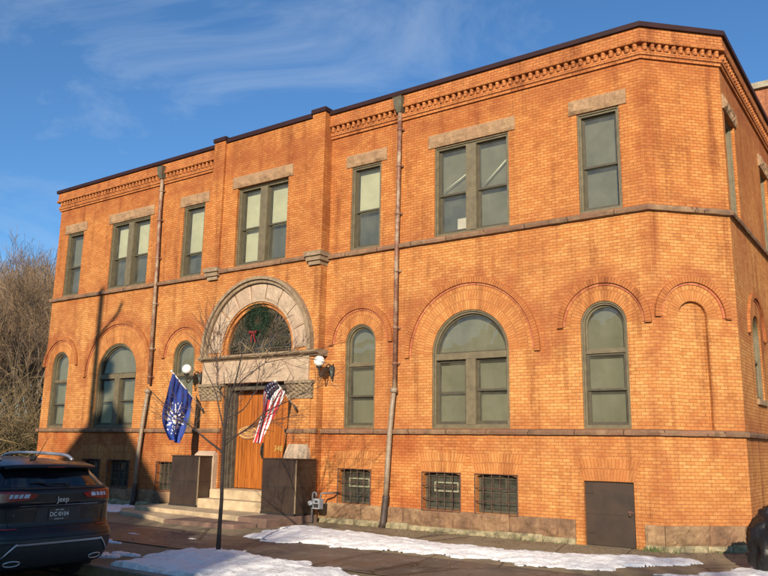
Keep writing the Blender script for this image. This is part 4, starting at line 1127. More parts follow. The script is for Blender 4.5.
# gas meter
G = thing('gas_meter', 'small pale gas meter on grey pipes against the right cheek block', 'gas meter', (-11.45, -.42, 0))
mb = MB()
mb.tube([(-11.60, -.45, .0), (-11.60, -.45, .62), (-11.58, -.45, .66), (-11.53, -.45, .67), (-11.49, -.45, .64), (-11.49, -.45, .56)], .02, 8)
mb.tube([(-11.36, -.45, .56), (-11.36, -.45, .63), (-11.34, -.43, .66), (-11.22, -.3, .66), (-11.20, -.02, .66)], .02, 8)
mb.tube([(-11.60, -.45, .30), (-11.60, -.45, .42)], .034, 8); mb.build('pipework', plain('galvanised_pipe', (.17, .18, .20), (.11, .11, .13), 8, .5, metal=.3), G)
mb = MB(); mb.box((-11.52, -.53, .32), (-11.33, -.40, .54)); mb.lathe([(0, -.62), (.05, -.62), (.055, -.56), (.055, -.55)], (-11.55, 0, .44), axis='y', seg=16); mb.build('body', plain('pale_meter_paint', (.27, .28, .31), (.20, .21, .23), 6, .5), G)
mb = MB(); mb.box((-11.46, -.542, .455), (-11.38, -.528, .50)); mb.box((-11.49, -.542, .35), (-11.36, -.528, .43)); mb.build('dial', M_BLACK, G)

# black bag at the right
def blob(name, lab, c, r, cat, mat):
    mb = MB(); nu, nv = 90, 60; V = []
    for j in range(nv+1):
        th = PI*j/nv
        for i in range(nu):
            ph = 2*PI*i/nu; d = Vector((math.sin(th)*math.cos(ph), math.sin(th)*math.sin(ph), math.cos(th)))
            k = 1+.16*noise.fractal(d*1.5+Vector((4, 2, 1)), .8, 2, 4) + .03*math.sin(ph*9+2*math.cos(th*3))*math.sin(th) + .07*abs(noise.fractal(d*5+Vector((1, 7, 3)), .8, 2.2, 4))
            z = d.z*r[2]*k
            if z < -r[2]*.62: z = -r[2]*.62 - .02*random.random()
            V.append((c[0]+d.x*r[0]*k*(1+.12*(d.z < -.2)), c[1]+d.y*r[1]*k, c[2]+z))
    F = [(j*nu+i, (j+1)*nu+i, (j+1)*nu+(i+1) % nu, j*nu+(i+1) % nu) for j in range(nv) for i in range(nu)]
    mb.add(V, F, smooth=True); return tag(mb.build(name, mat), lab, cat)
blob('rubbish_bag', 'big bulging black plastic bag on the snow at the right end of the wall', (-1.98, -1.25, .38), (.46, .42, .60), 'bag', plain('black_polythene', (.008, .007, .007), (.012, .010, .010), 3, .42, bump=.8, bscale=9))

# weeds at the footing
random.seed(9)
mb = MB()
for cx, cy, n, h in ((-4.25, -.10, 70, .12), (-4.0, -.03, 30, .09), (-6.6, -.12, 30, .07), (-5.9, -.12, 22, .06), (-7.9, -.14, 16, .05), (-8.6, -.13, 16, .05), (-3.3, .55, 30, .06)):
    for i in range(n):
        x, y = random.gauss(cx, .12), cy+random.uniform(-.06, .02); a = random.uniform(0, 2*PI); hh = h*random.uniform(.4, 1.1); w = .012
        t = Vector((math.cos(a), math.sin(a), 0)); p = Vector((x, y, -.01))
        mb.add([p-t*w, p+t*w, p+t*.03+Vector((random.gauss(0, .03), random.gauss(0, .03), hh))], [(0, 1, 2)])
o = mb.build('weeds', plain('green_weeds', (.07, .12, .03), (.13, .14, .05), 9, .8)); o['kind'] = 'stuff'; o['label'] = 'low green weeds along the foot of the wall'
mb = MB()
for i in range(900):
    x = random.uniform(-11.5, -2.5); y = -abs(random.gauss(0, .5))-.1; 
    if x > -4: y = min(y, -.2)+max(0, x+4)*.9
    r = random.uniform(.008, .03); a = random.uniform(0, PI); z = gz(y)+.006
    t = Vector((math.cos(a), math.sin(a), .3)); b2 = Vector((-math.sin(a), math.cos(a), 0)); p = Vector((x, y, z))
    mb.add([p-t*r, p-b2*r*.5, p+t*r+Vector((0, 0, .01)), p+b2*r*.5], [(0, 1, 2, 3)])
for i in range(500):
    x = random.uniform(-13.5, -4); y = random.uniform(-6.6, -3.2); r = random.uniform(.008, .028); a = random.uniform(0, PI)
    t = Vector((math.cos(a), math.sin(a), .2)); b2 = Vector((-math.sin(a), math.cos(a), 0)); p = Vector((x, y, gz(y)+.014))
    mb.add([p-t*r, p-b2*r*.5, p+t*r+Vector((0, 0, .01)), p+b2*r*.5], [(0, 1, 2, 3)])
o = mb.build('leaf_litter', plain('dead_leaves', (.16, .10, .05), (.09, .055, .03), 9, .9)); o['kind'] = 'stuff'; o['label'] = 'scattered dead leaves on the ground'

# ------------------------------------------------------------------ trees
def perp(d):
    a = Vector((random.gauss(0, 1), random.gauss(0, 1), random.gauss(0, 1))); a -= d*a.dot(d); return a.normalized()
def grow(bt, bc, p, d, L, r, lvl, maxl, up=.12, spread=.55, twigr=.006, kids=(3, 5), first=.35):
    """limb as a bent tapering tube; thick wood to bt, the twigs to bc"""
    n = 5 if lvl < 2 else (3 if lvl < 4 else 2)
    P = [p.copy()]; R = [r]; q = p.copy(); dd = d.copy()
    for i in range(n):
        dd = (dd + perp(dd)*random.uniform(.05, .26) + Vector((0, 0, up*.5))).normalized()
        q = q + dd*(L/n); P.append(q.copy()); R.append(max(twigr, r*(1-.55*(i+1)/n)))
    if lvl <= 2: bt.tube(P, R, 6 if lvl < 2 else 4, cap=False)
    else: bc.tube(P, R, 3, cap=False, smooth=False)
    if lvl >= maxl: return
    k = random.randint(*kids) + (1 if lvl >= 2 else 0)
    for j in range(k):
        t = first + (1-first)*(j+random.random())/k; t = min(t, .999); f = t*n; i = min(int(f), n-1)
        b = P[i].lerp(P[i+1], f-i); dl = (P[i+1]-P[i]).normalized()
        nd = (dl*math.cos(spread) + perp(dl)*math.sin(spread*random.uniform(.8, 1.35)) + Vector((0, 0, up))).normalized()
        grow(bt, bc, b, nd, L*random.uniform(.52, .78), max(twigr, R[i]*.58), lvl+1, maxl, up, spread, twigr, kids, .2)
    grow(bt, bc, P[-1], dd, L*.62, max(twigr, R[-1]), lvl+1, maxl, up, spread, twigr, kids, .2)
def make_tree(h, seed, label, loc, maxl=5, spread=.6, trunk_frac=.28, r=.2, group=None, kids=(3, 4), twigr=.012, name='bare_tree', bark=None, twig=None, lean=(0, 0)):
    random.seed(seed); t = thing(name, label, 'tree', loc, group)
    bt, bc = MB(), MB(); o = Vector(loc)
    grow(bt, bc, o+Vector((0, 0, -.1)), Vector((lean[0], lean[1], 1)).normalized(), h*trunk_frac*1.25, r, 0, maxl, .10, spread, twigr, kids, .45)
    bt.build('trunk', bark or M_TRUNK, t); bc.build('crown', twig or M_TWIG, t); return t
protos = []
for i, (h, sd, x, y, r) in enumerate(((11.5, 101, -39.5, 8.5, .20), (13.5, 102, -47.5, 14.0, .26), (10.5, 103, -32.6, 5.2, .16), (10.5, 104, -36.8, 6.6, .15))):
    protos.append(make_tree(h*1.22, sd, 'one of the bare winter trees crowded together behind the thicket, left of the brick building', (x, y, 0), 5, .52+.06*(i % 2), .27, r, 'bare trees left of the building', kids=(2, 4), twigr=.008))
def copy_tree(o, loc, rz, s, label):
    c = o.copy(); COL.objects.link(c); c.location = loc; c.rotation_euler = (0, 0, rz); c.scale = (s, s, s); c['label'] = label
    for ch in o.children:
        d = ch.copy(); COL.objects.link(d); d.parent = c
    return c
random.seed(77)
MORE = [(-46.5, 11.2, .9), (-53.5, 15.6, 1.0), (-41.5, 8.8, .75), (-62, 23, 1.5), (-70, 31, 1.7), (-78, 33, 1.8), (-74, 24, 1.5), (-57, 20.5, 1.3), (-49, 16.5, 1.1), (-84, 40, 1.9), (-66, 24.5, 1.4), (-42.5, 7.5, .95), (-45.0, 10.5, 1.1), (-51.5, 14.2, 1.15), (-55.5, 19.5, 1.3), (-60.5, 20.8, 1.35), (-67.0, 27.0, 1.5), (-57.0, 14.5, 1.1), (-40.5, 14.5, 1.2), (-63.5, 16.0, 1.2), (-50.0, 20.0, 1.35), (-37.0, 3.4, .85), (-44.0, 4.0, .9)]
for i, (x, y, s) in enumerate(MORE):
    copy_tree(protos[i % 4], (x, y, 0), random.uniform(0, 6.28), s, 'one of the bare winter trees crowded together behind the thicket, left of the brick building')
# tangled undergrowth below them
random.seed(31)
mb = MB()
for i in range(1700):
    t = random.random(); y = random.uniform(-1.5, 24); x = -(14.3+y)*random.uniform(1.50, 2.05) - random.uniform(0, 3)
    if x > -25.5: x = -25.5 - random.uniform(0, 3)
    h = random.uniform(1.2, 5.0)*(.7+.6*noise.noise((x*.15, y*.15, 2))+.25); p = Vector((x, y, -.05))
    for k in range(random.randint(4, 8)):
        d = Vector((random.gauss(0, .45), random.gauss(0, .45), 1)).normalized(); L = h*random.uniform(.4, 1)
        P = [p.copy()]; q = p.copy()
        for s in range(4): d = (d+Vector((random.gauss(0, .22), random.gauss(0, .22), -.05))).normalized(); q = q+d*L/4; P.append(q.copy())
        mb.tube(P, [.022, .018, .013, .010, .007], 3, cap=False, smooth=False)
        for _ in range(6):
            b = P[random.randint(1, 4)]; e = b+Vector((random.gauss(0, .4), random.gauss(0, .4), random.uniform(-.2, .55))); w = perp((e-b).normalized())*.012
            mb.add([b-w, b+w, e], [(0, 1, 2)])
o = mb.build('undergrowth', plain('thicket_twigs', (.26, .18, .09), (.12, .09, .045), .35, .95)); o['kind'] = 'stuff'; o['label'] = 'tangled brown undergrowth below the bare trees'
mb = MB(); random.seed(33)
for i in range(520):
    y = random.uniform(-1.5, 16); x = min(-25.8, -(14.3+y)*random.uniform(1.58, 1.95)); h = random.uniform(.5, 2.6)
    c = Vector((x, y, h*.5)); R = random.uniform(.5, 1.1)
    for k in range(58):
        d = Vector((random.gauss(0, 1), random.gauss(0, 1), random.gauss(0, .6))); d = d.normalized()*R*random.random()**.4; a = c+d; 
        if a.z < 0: a.z = .05
        e = a+Vector((random.gauss(0, .09), random.gauss(0, .09), random.gauss(0, .06))); w = perp((e-a).normalized())*.03; mb.add([a-w, e, a+w], [(0, 1, 2)])
o = mb.build('evergreen_brush', plain('olive_brush_leaves', (.085, .080, .025), (.17, .125, .045), .5, .9)); o['kind'] = 'stuff'; o['label'] = 'low olive-green brush left of the building'

# the young street tree
random.seed(15)
ST_T = thing('young_street_tree', 'thin dark young tree with bare branches in the snow bank before the steps', 'tree', (-9.66, -5.1, 0))
bt, bc = MB(), MB()
Y0 = -5.1
def sp(x, z, y=0): return Vector((x, Y0+y, z))
main = [sp(-9.63, -.08), sp(-9.63, .4), sp(-9.62, .8), sp(-9.65, 1.51), sp(-9.66, 1.92), sp(-9.60, 2.33), sp(-9.44, 2.75), sp(-9.33, 3.2), sp(-9.25, 3.6)]
bt.tube(main, [.042, .033, .030, .028, .025, .019, .013, .008, .005], 10)
limbs = [([sp(-9.65, 1.55), sp(-9.80, 1.63), sp(-9.92, 1.74, -.1), sp(-10.16, 1.90, -.15), sp(-10.5, 2.10, -.2), sp(-11.0, 2.37, -.2), sp(-11.4, 2.66, -.25)], .030),
         ([sp(-9.66, 1.9), sp(-9.93, 2.33, .1), sp(-10.15, 2.6, .2), sp(-10.43, 2.98, .2), sp(-10.6, 3.35, .2)], .020),
         ([sp(-9.65, 1.75), sp(-9.3, 1.90, .1), sp(-8.9, 2.22, .2), sp(-8.5, 2.40, .3), sp(-8.1, 2.58, .3)], .019),
         ([sp(-9.64, 1.66), sp(-9.3, 1.80, -.1), sp(-8.8, 2.0, -.2), sp(-8.32, 2.2, -.2)], .016),
         ([sp(-9.6, 2.35), sp(-9.77, 2.66, -.1), sp(-9.80, 3.0, -.1), sp(-10.0, 3.35, -.1)], .018),
         ([sp(-9.5, 2.6), sp(-9.2, 2.85, .1), sp(-8.87, 3.02, .1), sp(-8.55, 3.3, .2)], .016),
         ([sp(-9.62, 2.1), sp(-9.5, 2.3, .3), sp(-9.45, 2.7, .5), sp(-9.5, 3.1, .6)], .016),
         ([sp(-9.66, 1.6), sp(-9.72, 1.95, .05), sp(-9.78, 2.4, .1), sp(-9.9, 2.9, .15)], .026)]
pale = MB(); pale.tube([main[5], main[6]], .004, 4)
for P, r in limbs:
    PP = [bez(P, i/14) for i in range(15)]; RR = [max(.005, .68*r*(1-.75*i/14)) for i in range(15)]
    bt.tube(PP, RR, 6)
    for k in range(3):
        i = random.randint(4, 13); d = (PP[i+1]-PP[i]).normalized(); nd = (d + perp(d)*.8 + Vector((0, 0, .25))).normalized()
        grow(bc, bc, PP[i], nd, random.uniform(.35, .7), .0075, 3, 5, .1, .6, .0032, (2, 3), .2)
for k in range(12):   # fine pale twigs with dry seed heads at the top
    b = Vector((random.uniform(-10.35, -8.75), Y0+random.uniform(-.4, .5), random.uniform(2.75, 3.3))); d = Vector((random.gauss(0, .6), random.gauss(0, .6), random.uniform(-.1, .6))).normalized()
    grow(pale, pale, b, d, random.uniform(.15, .35), .0045, 4, 5, .0, .8, .003, (2, 3), .1)
bt.build('trunk', M_BARK, ST_T); bc.build('crown', plain('dark_twigs', (.06, .042, .035), (.10, .06, .045), 5, .85), ST_T); pale.build('seed_twigs', plain('dry_seed_twigs', (.42, .32, .19), (.25, .18, .1), 8, .9), ST_T)
# ------------------------------------------------------------------ the parked car (seen from behind)
XR, YC, ZR = -9.95, -7.72, -.24
CAR = thing('parked_car', 'black sport utility car parked at the kerb, seen from behind at the left edge', 'car', (XR-2.2, YC, ZR))
ZL = [.20, .26, .36, .46, .56, .62, .70, .76, .82, .92, 1.05, 1.14, 1.22, 1.285, 1.32, 1.38, 1.45, 1.52, 1.57, 1.61, 1.645, 1.67]
A_R = lambda z: float(np.interp(z, [.20, .28, .40, .50, .62, .72, .78, .84, 1.05, 1.10, 1.25, 1.30, 1.34, 1.52, 1.58, 1.63, 1.67], [.30, .14, .06, .02, .0, .03, .09, .11, .11, .09, .09, .13, .18, .38, .48, .68, 1.0]))
A_F = lambda z: float(np.interp(z, [.2, .45, .75, .95, 1.02, 1.10, 1.2, 1.4, 1.58, 1.63, 1.67], [4.35, 4.6, 4.55, 4.3, 3.7, 3.25, 3.05, 2.75, 2.45, 2.3, 2.0]))
W_ = lambda z: float(np.interp(z, [.20, .3, .45, .62, .8, 1.05, 1.25, 1.30, 1.5, 1.58, 1.63, 1.67], [.80, .89, .92, .93, .925, .925, .90, .87, .745, .69, .60, .42]))
def crn(q, w, p=4.2, rc=.42): return rc*(1-(max(0, 1-min(1, abs(q)/w)**p))**(1/p))
def CW(a, q, z): return (XR-a, YC+q, ZR+z)
def rear(q, z, off=0.):
    w = W_(z); rc = .42 if z < 1.3 else .50
    return CW(A_R(z)+crn(q, w, 4.2, rc)-off, q, z)
def side(a, s, z, off=0.): return CW(a, s*(W_(z)+off - .03*math.exp(-((a-.42)/.2)**2)*0), z)
def outline(z):
    w = W_(z); r0, f0 = A_R(z), A_F(z); P = []
    for i in range(25):
        th = -PI/2+PI*i/24; q = w*math.copysign(abs(math.sin(th))**.55, th); P.append((r0+crn(q, w, 4.2, .42 if z < 1.3 else .50), q))
    for i in range(1, 40): P.append((r0+.46+(f0-.5-r0-.46)*i/40, w))
    for i in range(25):
        th = PI/2-PI*i/24; q = w*math.copysign(abs(math.sin(th))**.55, th); P.append((f0-crn(q, w, 3, .5), q))
    for i in range(1, 40): P.append((f0-.5-(f0-.5-r0-.46)*i/40, -w))
    return P
WH = [(.86, .372), (3.58, .372)]
mb = MB(); ZZ = sorted(set([round(.20+.0245*i, 4) for i in range(60)]+[1.67])); ZZ = [z for z in ZZ if z <= 1.67]
rows = [outline(z) for z in ZZ]; k = len(rows[0]); V = [CW(a, q, z) for z, row in zip(ZZ, rows) for a, q in row]
F = []
for j in range(len(ZZ)-1):
    for i in range(k):
        a, q = rows[j][i]; zc = (ZZ[j]+ZZ[j+1])/2
        if abs(q) > .78 and any(math.hypot(a-wa, zc-wz) < .40 for wa, wz in WH): continue
        F.append((j*k+i, j*k+(i+1) % k, (j+1)*k+(i+1) % k, (j+1)*k+i))
mb.add(V, F, smooth=True)
top = [(a, q) for a, q in rows[-1]]; ca = sum(a for a, _ in top)/k
V = [CW(a, q, 1.67) for a, q in top] + [CW(ca+(a-ca)*.5, q*.5, 1.692) for a, q in top] + [CW(ca, 0, 1.70)]
mb.add(V, [(i, (i+1) % k, (i+1) % k+k, i+k) for i in range(k)] + [(i+k, (i+1) % k+k, 2*k) for i in range(k)], smooth=True)
mb.build('body', M_PAINT, CAR)
mb = MB()   # dark underside and wheel wells
mb.box(CW(4.3, -.74, .24), CW(.35, .74, .55)); mb.build('underbody', M_RUBBER, CAR)
def rpatch(name, mat, q0, q1, z0, z1, off, nq=20, nz=8, par=None, fn=None, th=.0):
    mb = MB()
    def f(a, b):
        z = z0(a) + (z1(a)-z0(a))*b if callable(z0) else z0+(z1-z0)*b
        l, r = (q0(b), q1(b)) if callable(q0) else (q0, q1)
        return rear(l+(r-l)*a, z, off)
    mb.grid(f, nq, nz)
    if th:
        def g(a, b):
            z = z0(a) + (z1(a)-z0(a))*b if callable(z0) else z0+(z1-z0)*b
            l, r = (q0(b), q1(b)) if callable(q0) else (q0, q1)
            return rear(l+(r-l)*a, z, off-th)
        for e in (0, 1): mb.grid(lambda t, s, e=e: f(t, e) if s > .5 else g(t, e), nq, 1)
        for e in (0, 1): mb.grid(lambda t, s, e=e: f(e, t) if s > .5 else g(e, t), nz, 1)
    return mb.build(name, mat, par or CAR)
rg = rpatch('rear_window', M_CARGLASS, lambda b: -.80+.11*b, lambda b: .80-.11*b, 1.315, 1.525, .006, 30, 10)
rpatch('tailgate_trim', M_PLASTIC, -.845, .845, 1.285, 1.312, .012, 30, 2, th=.02)
# spoiler over the window
mb = MB()
def spf(a, b):
    q = -.70+1.40*a; P = [(.0, 1.535), (-.13, 1.555), (-.15, 1.575), (-.13, 1.60), (.15, 1.648)]
    t = b*4; i = min(3, int(t)); f = t-i; da = P[i][0]+(P[i+1][0]-P[i][0])*f; z = P[i][1]+(P[i+1][1]-P[i][1])*f
    return CW(.42+da+.10*abs(a*2-1)**3, q, z-.018*abs(a*2-1)**2.5)
mb.grid(spf, 26, 12); mb.build('roof_spoiler', M_PAINT, CAR)
mb = MB(); mb.box(CW(.335, -.13, 1.562), CW(.262, .13, 1.576)); mb.build('high_brake_light', plain('dark_red_lens', (.10, .006, .006), (.07, .004, .004), 4, .2), CAR)
# lamps, each wrapping its corner
M_RED = plain('red_lamp_lens', (.26, .010, .012), (.13, .006, .008), 5, .15, coat=.3)
M_CLEAR = plain('clear_lamp_lens', (.48, .55, .66), (.32, .37, .46), 9, .15, coat=.3)
for s in (-1, 1):
    lo_ = lambda t: 1.115+.05*(t**2)
    mb = MB()
    def lf(a, b, s=s, off=.014, i0=.34, i1=.905, z0=1.115, z1=1.265):
        t = a; q = i0+(i1-i0)*t; zb = z0+.045*(1-t)+.0*t; zt = z1-.05*(1-min(1, t*2.2))**1.5
        q2 = q + (.06*(1-b) if t < .999 else 0)*(1-t)
        z = zb+(zt-zb)*b
        return rear(s*min(q2, W_(z)*.995), z, off)
    mb.grid(lf, 26, 8)
    def lf2(a, b, s=s): # side wrap
        z = 1.10+(1.285-1.10)*b - .02*a; return CW(A_R(z)+.42+.22*a, s*(W_(z)+.006-.002*a), z)
    mb.grid(lf2, 6, 5)
    tl = mb.build('taillight', M_RED, CAR)
    mb = MB()
    for c0, c1 in ((.46, .535), (.55, .60), (.615, .665), (.68, .72)):
        def wf(a, b, s=s, c0=c0, c1=c1):
            q = c0+(c1-c0)*a+.02*(1-b); return rear(s*q, 1.175+(1.225-1.175)*b, .02)
        mb.grid(wf, 4, 3)
    mb.build('clear_lens', M_CLEAR, tl)
    mb = MB()
    mb.grid(lambda a, b, s=s: rear(s*(.60+.22*a), .775+.018*b, .012), 8, 2); mb.build('bumper_reflector', M_RED, CAR)
# number plate in its recess
rpatch('plate_recess', M_PLASTIC, lambda b: -.36+.05*b, lambda b: .36-.05*b, .845, 1.065, .004, 12, 6)
rpatch('recess_lip', M_PAINT, -.33, .33, 1.055, 1.085, .03, 12, 3, th=.03)
rpatch('tailgate_step_trim', M_CHROME, -.60, .60, 1.068, 1.074, .034, 16, 1)
pl = rpatch('number_plate', plain('dark_number_plate', (.025, .025, .03), (.03, .03, .04), 5, .35), -.155, .155, .865, 1.02, .016, 4, 4)
RM = Matrix(((0, 0, 1), (1, 0, 0), (0, 1, 0))).to_4x4()    # text facing +x
M_WHT = plain('white_plate_print', (.75, .75, .72), (.7, .7, .68), 5, .4)
px_ = XR-A_R(.95)+.020
text_mesh('plate_number', 'DC·0104', .078, .001, M_WHT, pl, Matrix.Translation((px_, YC, ZR+.945)) @ RM)
text_mesh('plate_state', 'NEW YORK', .024, .001, M_WHT, pl, Matrix.Translation((px_, YC, ZR+1.003)) @ RM)
text_mesh('plate_motto', 'EMPIRE STATE', .022, .001, M_WHT, pl, Matrix.Translation((px_, YC, ZR+.882)) @ RM)
text_mesh('tailgate_lettering', 'Jeep', .105, .006, M_CHROME, CAR, Matrix.Translation((XR-A_R(1.14)+.012, YC+.03, ZR+1.14)) @ RM)
text_mesh('model_lettering', 'CHEROKEE', .034, .003, plain('dull_metal', (.3, .3, .32), None, 4, .3, metal=.8), CAR, Matrix.Translation((XR-A_R(.96)-.025, YC-.56, ZR+.955)) @ RM)
text_mesh('trim_lettering', '4x4', .034, .003, plain('dull_metal', (.3, .3, .32)), CAR, Matrix.Translation((XR-A_R(.96)-.03, YC+.56, ZR+.955)) @ RM)
# bumper: charcoal cladding, bright strip, tail pipes
rpatch('bumper_cladding', M_PLASTIC, -.88, .88, .27, .60, .012, 40, 10, th=.02)
rpatch('bumper_bright_strip', M_CHROME, lambda b: -.62-.04*b, lambda b: .62+.04*b, .575, .60, .030, 30, 2, th=.02)
for s in (-1, 1):
    mb = MB(); mb.tube([rear(s*(.62+.17*t), .60-.18*t**1.2, .028) for t in (0, .25, .5, .75, 1)], .012, 6); mb.build('bumper_bright_strip', M_CHROME, CAR)
    mb = MB()
    P = [(s*.62+.105*math.cos(2*PI*i/20), .345+.035*math.sin(2*PI*i/20)) for i in range(21)]
    mb.tube([rear(q, z, .022) for q, z in P], .010, 6); mb.build('tail_pipe', M_CHROME, CAR)
# shut lines of the tailgate
for s in (-1, 1):
    mb = MB(); mb.tube([rear(s*(.70+.05*t-.11*max(0, t-.85)*0), .80+.285*t, .003) for t in [i/8 for i in range(9)]], .0045, 4); mb.build('shut_line', M_RUBBER, CAR)
mb = MB(); mb.tube([rear(-.70+1.40*i/24, .80-.0*i, .003) for i in range(25)], .005, 4); mb.build('shut_line', M_RUBBER, CAR)
mb = MB(); mb.tube([rear(-.86+1.72*i/30, .655, .004) for i in range(31)], .006, 4); mb.build('bumper_crease', M_RUBBER, CAR)
# wiper, aerial, roof rails
mb = MB(); mb.tube([rear(.10, 1.325, .03), rear(-.1+.0, 1.335, .035), rear(-.34, 1.375, .03)], .009, 6); mb.sphere(rear(.10, 1.32, .02), .03, 10, 6); mb.tube([rear(.18, 1.345, .02), rear(-.42, 1.36, .02)], .006, 5); mb.build('rear_wiper', M_RUBBER, CAR)
mb = MB(); mb.tube([CW(.82, -.02, 1.66), CW(.70, -.02, 1.74), CW(.54, -.0, 1.97)], [.016, .006, .003], 7); mb.sphere(CW(.84, -.02, 1.675), .045, 12, 8, (1.5, .8, .8)); mb.build('aerial', M_RUBBER, CAR)
for s in (-1, 1):
    mb = MB(); P = [(.75, 1.655), (.88, 1.715), (1.2, 1.735), (1.8, 1.745), (2.3, 1.735), (2.6, 1.70), (2.7, 1.655)]
    PP = [bez([CW(a, s*.56, z) for a, z in P], i/30) for i in range(31)]; mb.tube(PP, .024, 8); mb.build('roof_rail', M_CHROME, CAR)
# side glazing, arches, wheels, mirrors, handles
for s in (-1, 1):
    mb = MB()
    for a0, a1 in ((.78, 1.30), (1.36, 2.12), (2.18, 3.02)):
        def gf(u, v, a0=a0, a1=a1, s=s):
            z = 1.31+(1.55-1.31)*v; lo = a0+(.14*v if a0 < 1 else 0); hi = a1-(.42*v if a1 > 3 else 0); return side(lo+(hi-lo)*u, s, z, .006)
        mb.grid(gf, 8, 8)
    mb.build('side_window', M_CARGLASS, CAR)
    for a0 in (1.36, 2.18):
        mb = MB(); mb.tube([side(a0+.06, s, 1.14, .01), side(a0+.10, s, 1.15, .04), side(a0+.24, s, 1.15, .04), side(a0+.28, s, 1.14, .01)], .013, 6); mb.build('door_handle', M_PAINT, CAR)
    mb = MB(); mb.sphere(CW(2.95, s*1.02, 1.30), .11, 14, 10, (.6, 1, .75)); mb.build('door_mirror', M_PAINT, CAR)
    mb = MB(); mb.grid(lambda u, v, s=s: side(.45+3.6*u, s, .24+.22*v, .014), 30, 3); mb.build('sill_cladding', M_PLASTIC, CAR)
    for wa, wz in WH:
        mb = MB(); L = [(wa+r*math.cos(an), wz+r*math.sin(an)) for r in (.375, .455) for an in [PI*(-.06)+PI*1.12*i/28 for i in range(29)]]
        V = [CW(a, s*(W_(max(z, .25))+.016), z) for a, z in L] + [CW(a, s*(W_(max(z, .25))-.10), z) for a, z in L[:29]]
        mb.add(V, [(i, i+1, i+30, i+29) for i in range(28)] + [(i, i+1, i+59, i+58) for i in range(28)], smooth=True); mb.build('wheel_arch', M_PLASTIC, CAR)
        mb = MB(); c = CW(wa, s*.80, wz)
        mb.lathe([(.24, -.115), (.33, -.12), (.362, -.10), (.37, -.05), (.37, .05), (.362, .10), (.33, .12), (.24, .115), (.24, -.115)], c, axis='y', seg=36)
        wn = mb.build('wheel', M_RUBBER, CAR)
        mb = MB(); mb.lathe([(.0, .03), (.05, .05), (.07, .02), (.21, -.0), (.235, .06), (.245, .10), (.245, -.1), (.0, -.1)], (c[0], c[1], c[2]), axis='y', seg=30)
        for i in range(5):
            an = 2*PI*i/5; e = (c[0]+.22*math.cos(an), c[1]+s*.09, c[2]+.22*math.sin(an)); mb.tube([(c[0], c[1]+s*.10, c[2]), e], [.04, .028], 6)
        mb.build('rim', plain('alloy', (.3, .3, .31), (.25, .25, .26), 3, .3, metal=.8), wn)
mb = MB(); mb.grid(lambda a, b: CW(3.22-.62*b+.02, -.70+1.4*a, 1.12+.44*b+.02), 10, 6); mb.build('windscreen', M_CARGLASS, CAR)
# ------------------------------------------------------------------ what stands across the street, plus trees added for their dapple (it shades the left of the scene and shows in the glass)
M_CLAP = plain('grey_clapboard', (.34, .33, .30), (.27, .26, .24), 3, .8); M_SHING = plain('dark_shingles', (.07, .065, .06), (.045, .04, .04), 5, .9)
HS = thing('clapboard_house', 'grey clapboard house with a steep front gable across the street', 'house', (-9.3, -25, 0))
mb = MB(); gx, gy = -9.35, -24.; E_, RZ = 7.35, 12.15
mb.box((-22, -34, -.1), (-.6, gy, E_)); hw = 4.9
mb.add([(gx-hw, gy, E_), (gx+hw, gy, E_), (gx, gy, RZ), (gx-hw, gy-8, E_), (gx+hw, gy-8, E_), (gx, gy-8, RZ)], [(0, 2, 1), (3, 4, 5)]); mb.build('wall', M_CLAP, HS)
mb = MB()
for s in (-1, 1):
    mb.add([(gx+s*(hw+.3), gy+.25, E_-.25), (gx, gy+.25, RZ+.1), (gx, gy-8, RZ+.1), (gx+s*(hw+.3), gy-8, E_-.25), (gx+s*(hw+.3), gy+.25, E_-.4), (gx, gy+.25, RZ-.08), (gx, gy-8, RZ-.08), (gx+s*(hw+.3), gy-8, E_-.4)],
           [(0, 1, 2, 3), (4, 7, 6, 5), (0, 4, 5, 1), (1, 5, 6, 2), (2, 6, 7, 3), (3, 7, 4, 0)])
mb.add([(-22.3, gy+.3, E_-.05), (-.3, gy+.3, E_-.05), (-.3, -29, 9.6), (-22.3, -29, 9.6), (-22.3, -34.3, E_-.05), (-.3, -34.3, E_-.05)], [(0, 1, 2, 3), (3, 2, 5, 4)]); mb.build('roof', M_SHING, HS)
mb = MB()
for wx in (-19.5, -16.5, -11.3, -7.4, -3.6):
    for wz in (1.6, 4.6): mb.box((wx-.5, gy-.05, wz), (wx+.5, gy+.04, wz+1.6))
mb.build('window', M_CARGLASS, HS)
H2 = thing('brick_rowhouse', 'flat-roofed dark red brick house further along the opposite side of the street', 'house', (-33, -25, 0))
mb = MB(); mb.box((-44, -34, -.1), (-23.5, -24, 7.4)); mb.build('wall', M_DARKBRICK, H2)
mb = MB(); mb.box((-44.2, -34.1, 7.402), (-23.3, -23.7, 7.65)); mb.build('roof', M_SHING, H2)
UP = thing('utility_pole', 'wooden utility pole with crossarm and transformer at the opposite kerb', 'utility pole', (-13.35, -16.4, 0))
mb = MB(); mb.tube([(-13.35, -16.4, -.2), (-13.38, -16.4, 6), (-13.42, -16.4, 12.7)], [.16, .14, .11], 10); mb.build('pole', M_BARK, UP)
mb = MB(); mb.lathe([(0, 9.6), (.24, 9.62), (.25, 10.4), (.18, 10.5), (0, 10.55)], (-12.95, -16.4, 0), seg=16); mb.build('transformer', M_COPPER, UP)
mb = MB(); mb.tube([(-13.4, -16.2, 11.1), (-12.7, -16.0, 11.7), (-12.55, -16.0, 12.0)], .07, 8); mb.tube([(-13.4, -16.4, 8.4), (-12.9, -16.2, 8.9)], .09, 8); mb.build('bracket', M_BLACK, UP)
make_tree(9.2, 211, 'bare street tree on the opposite pavement beside the photographer', (-4.3, -18.2, -.1), 5, .62, .30, .17, kids=(3, 4), twigr=.008, name='opposite_tree')
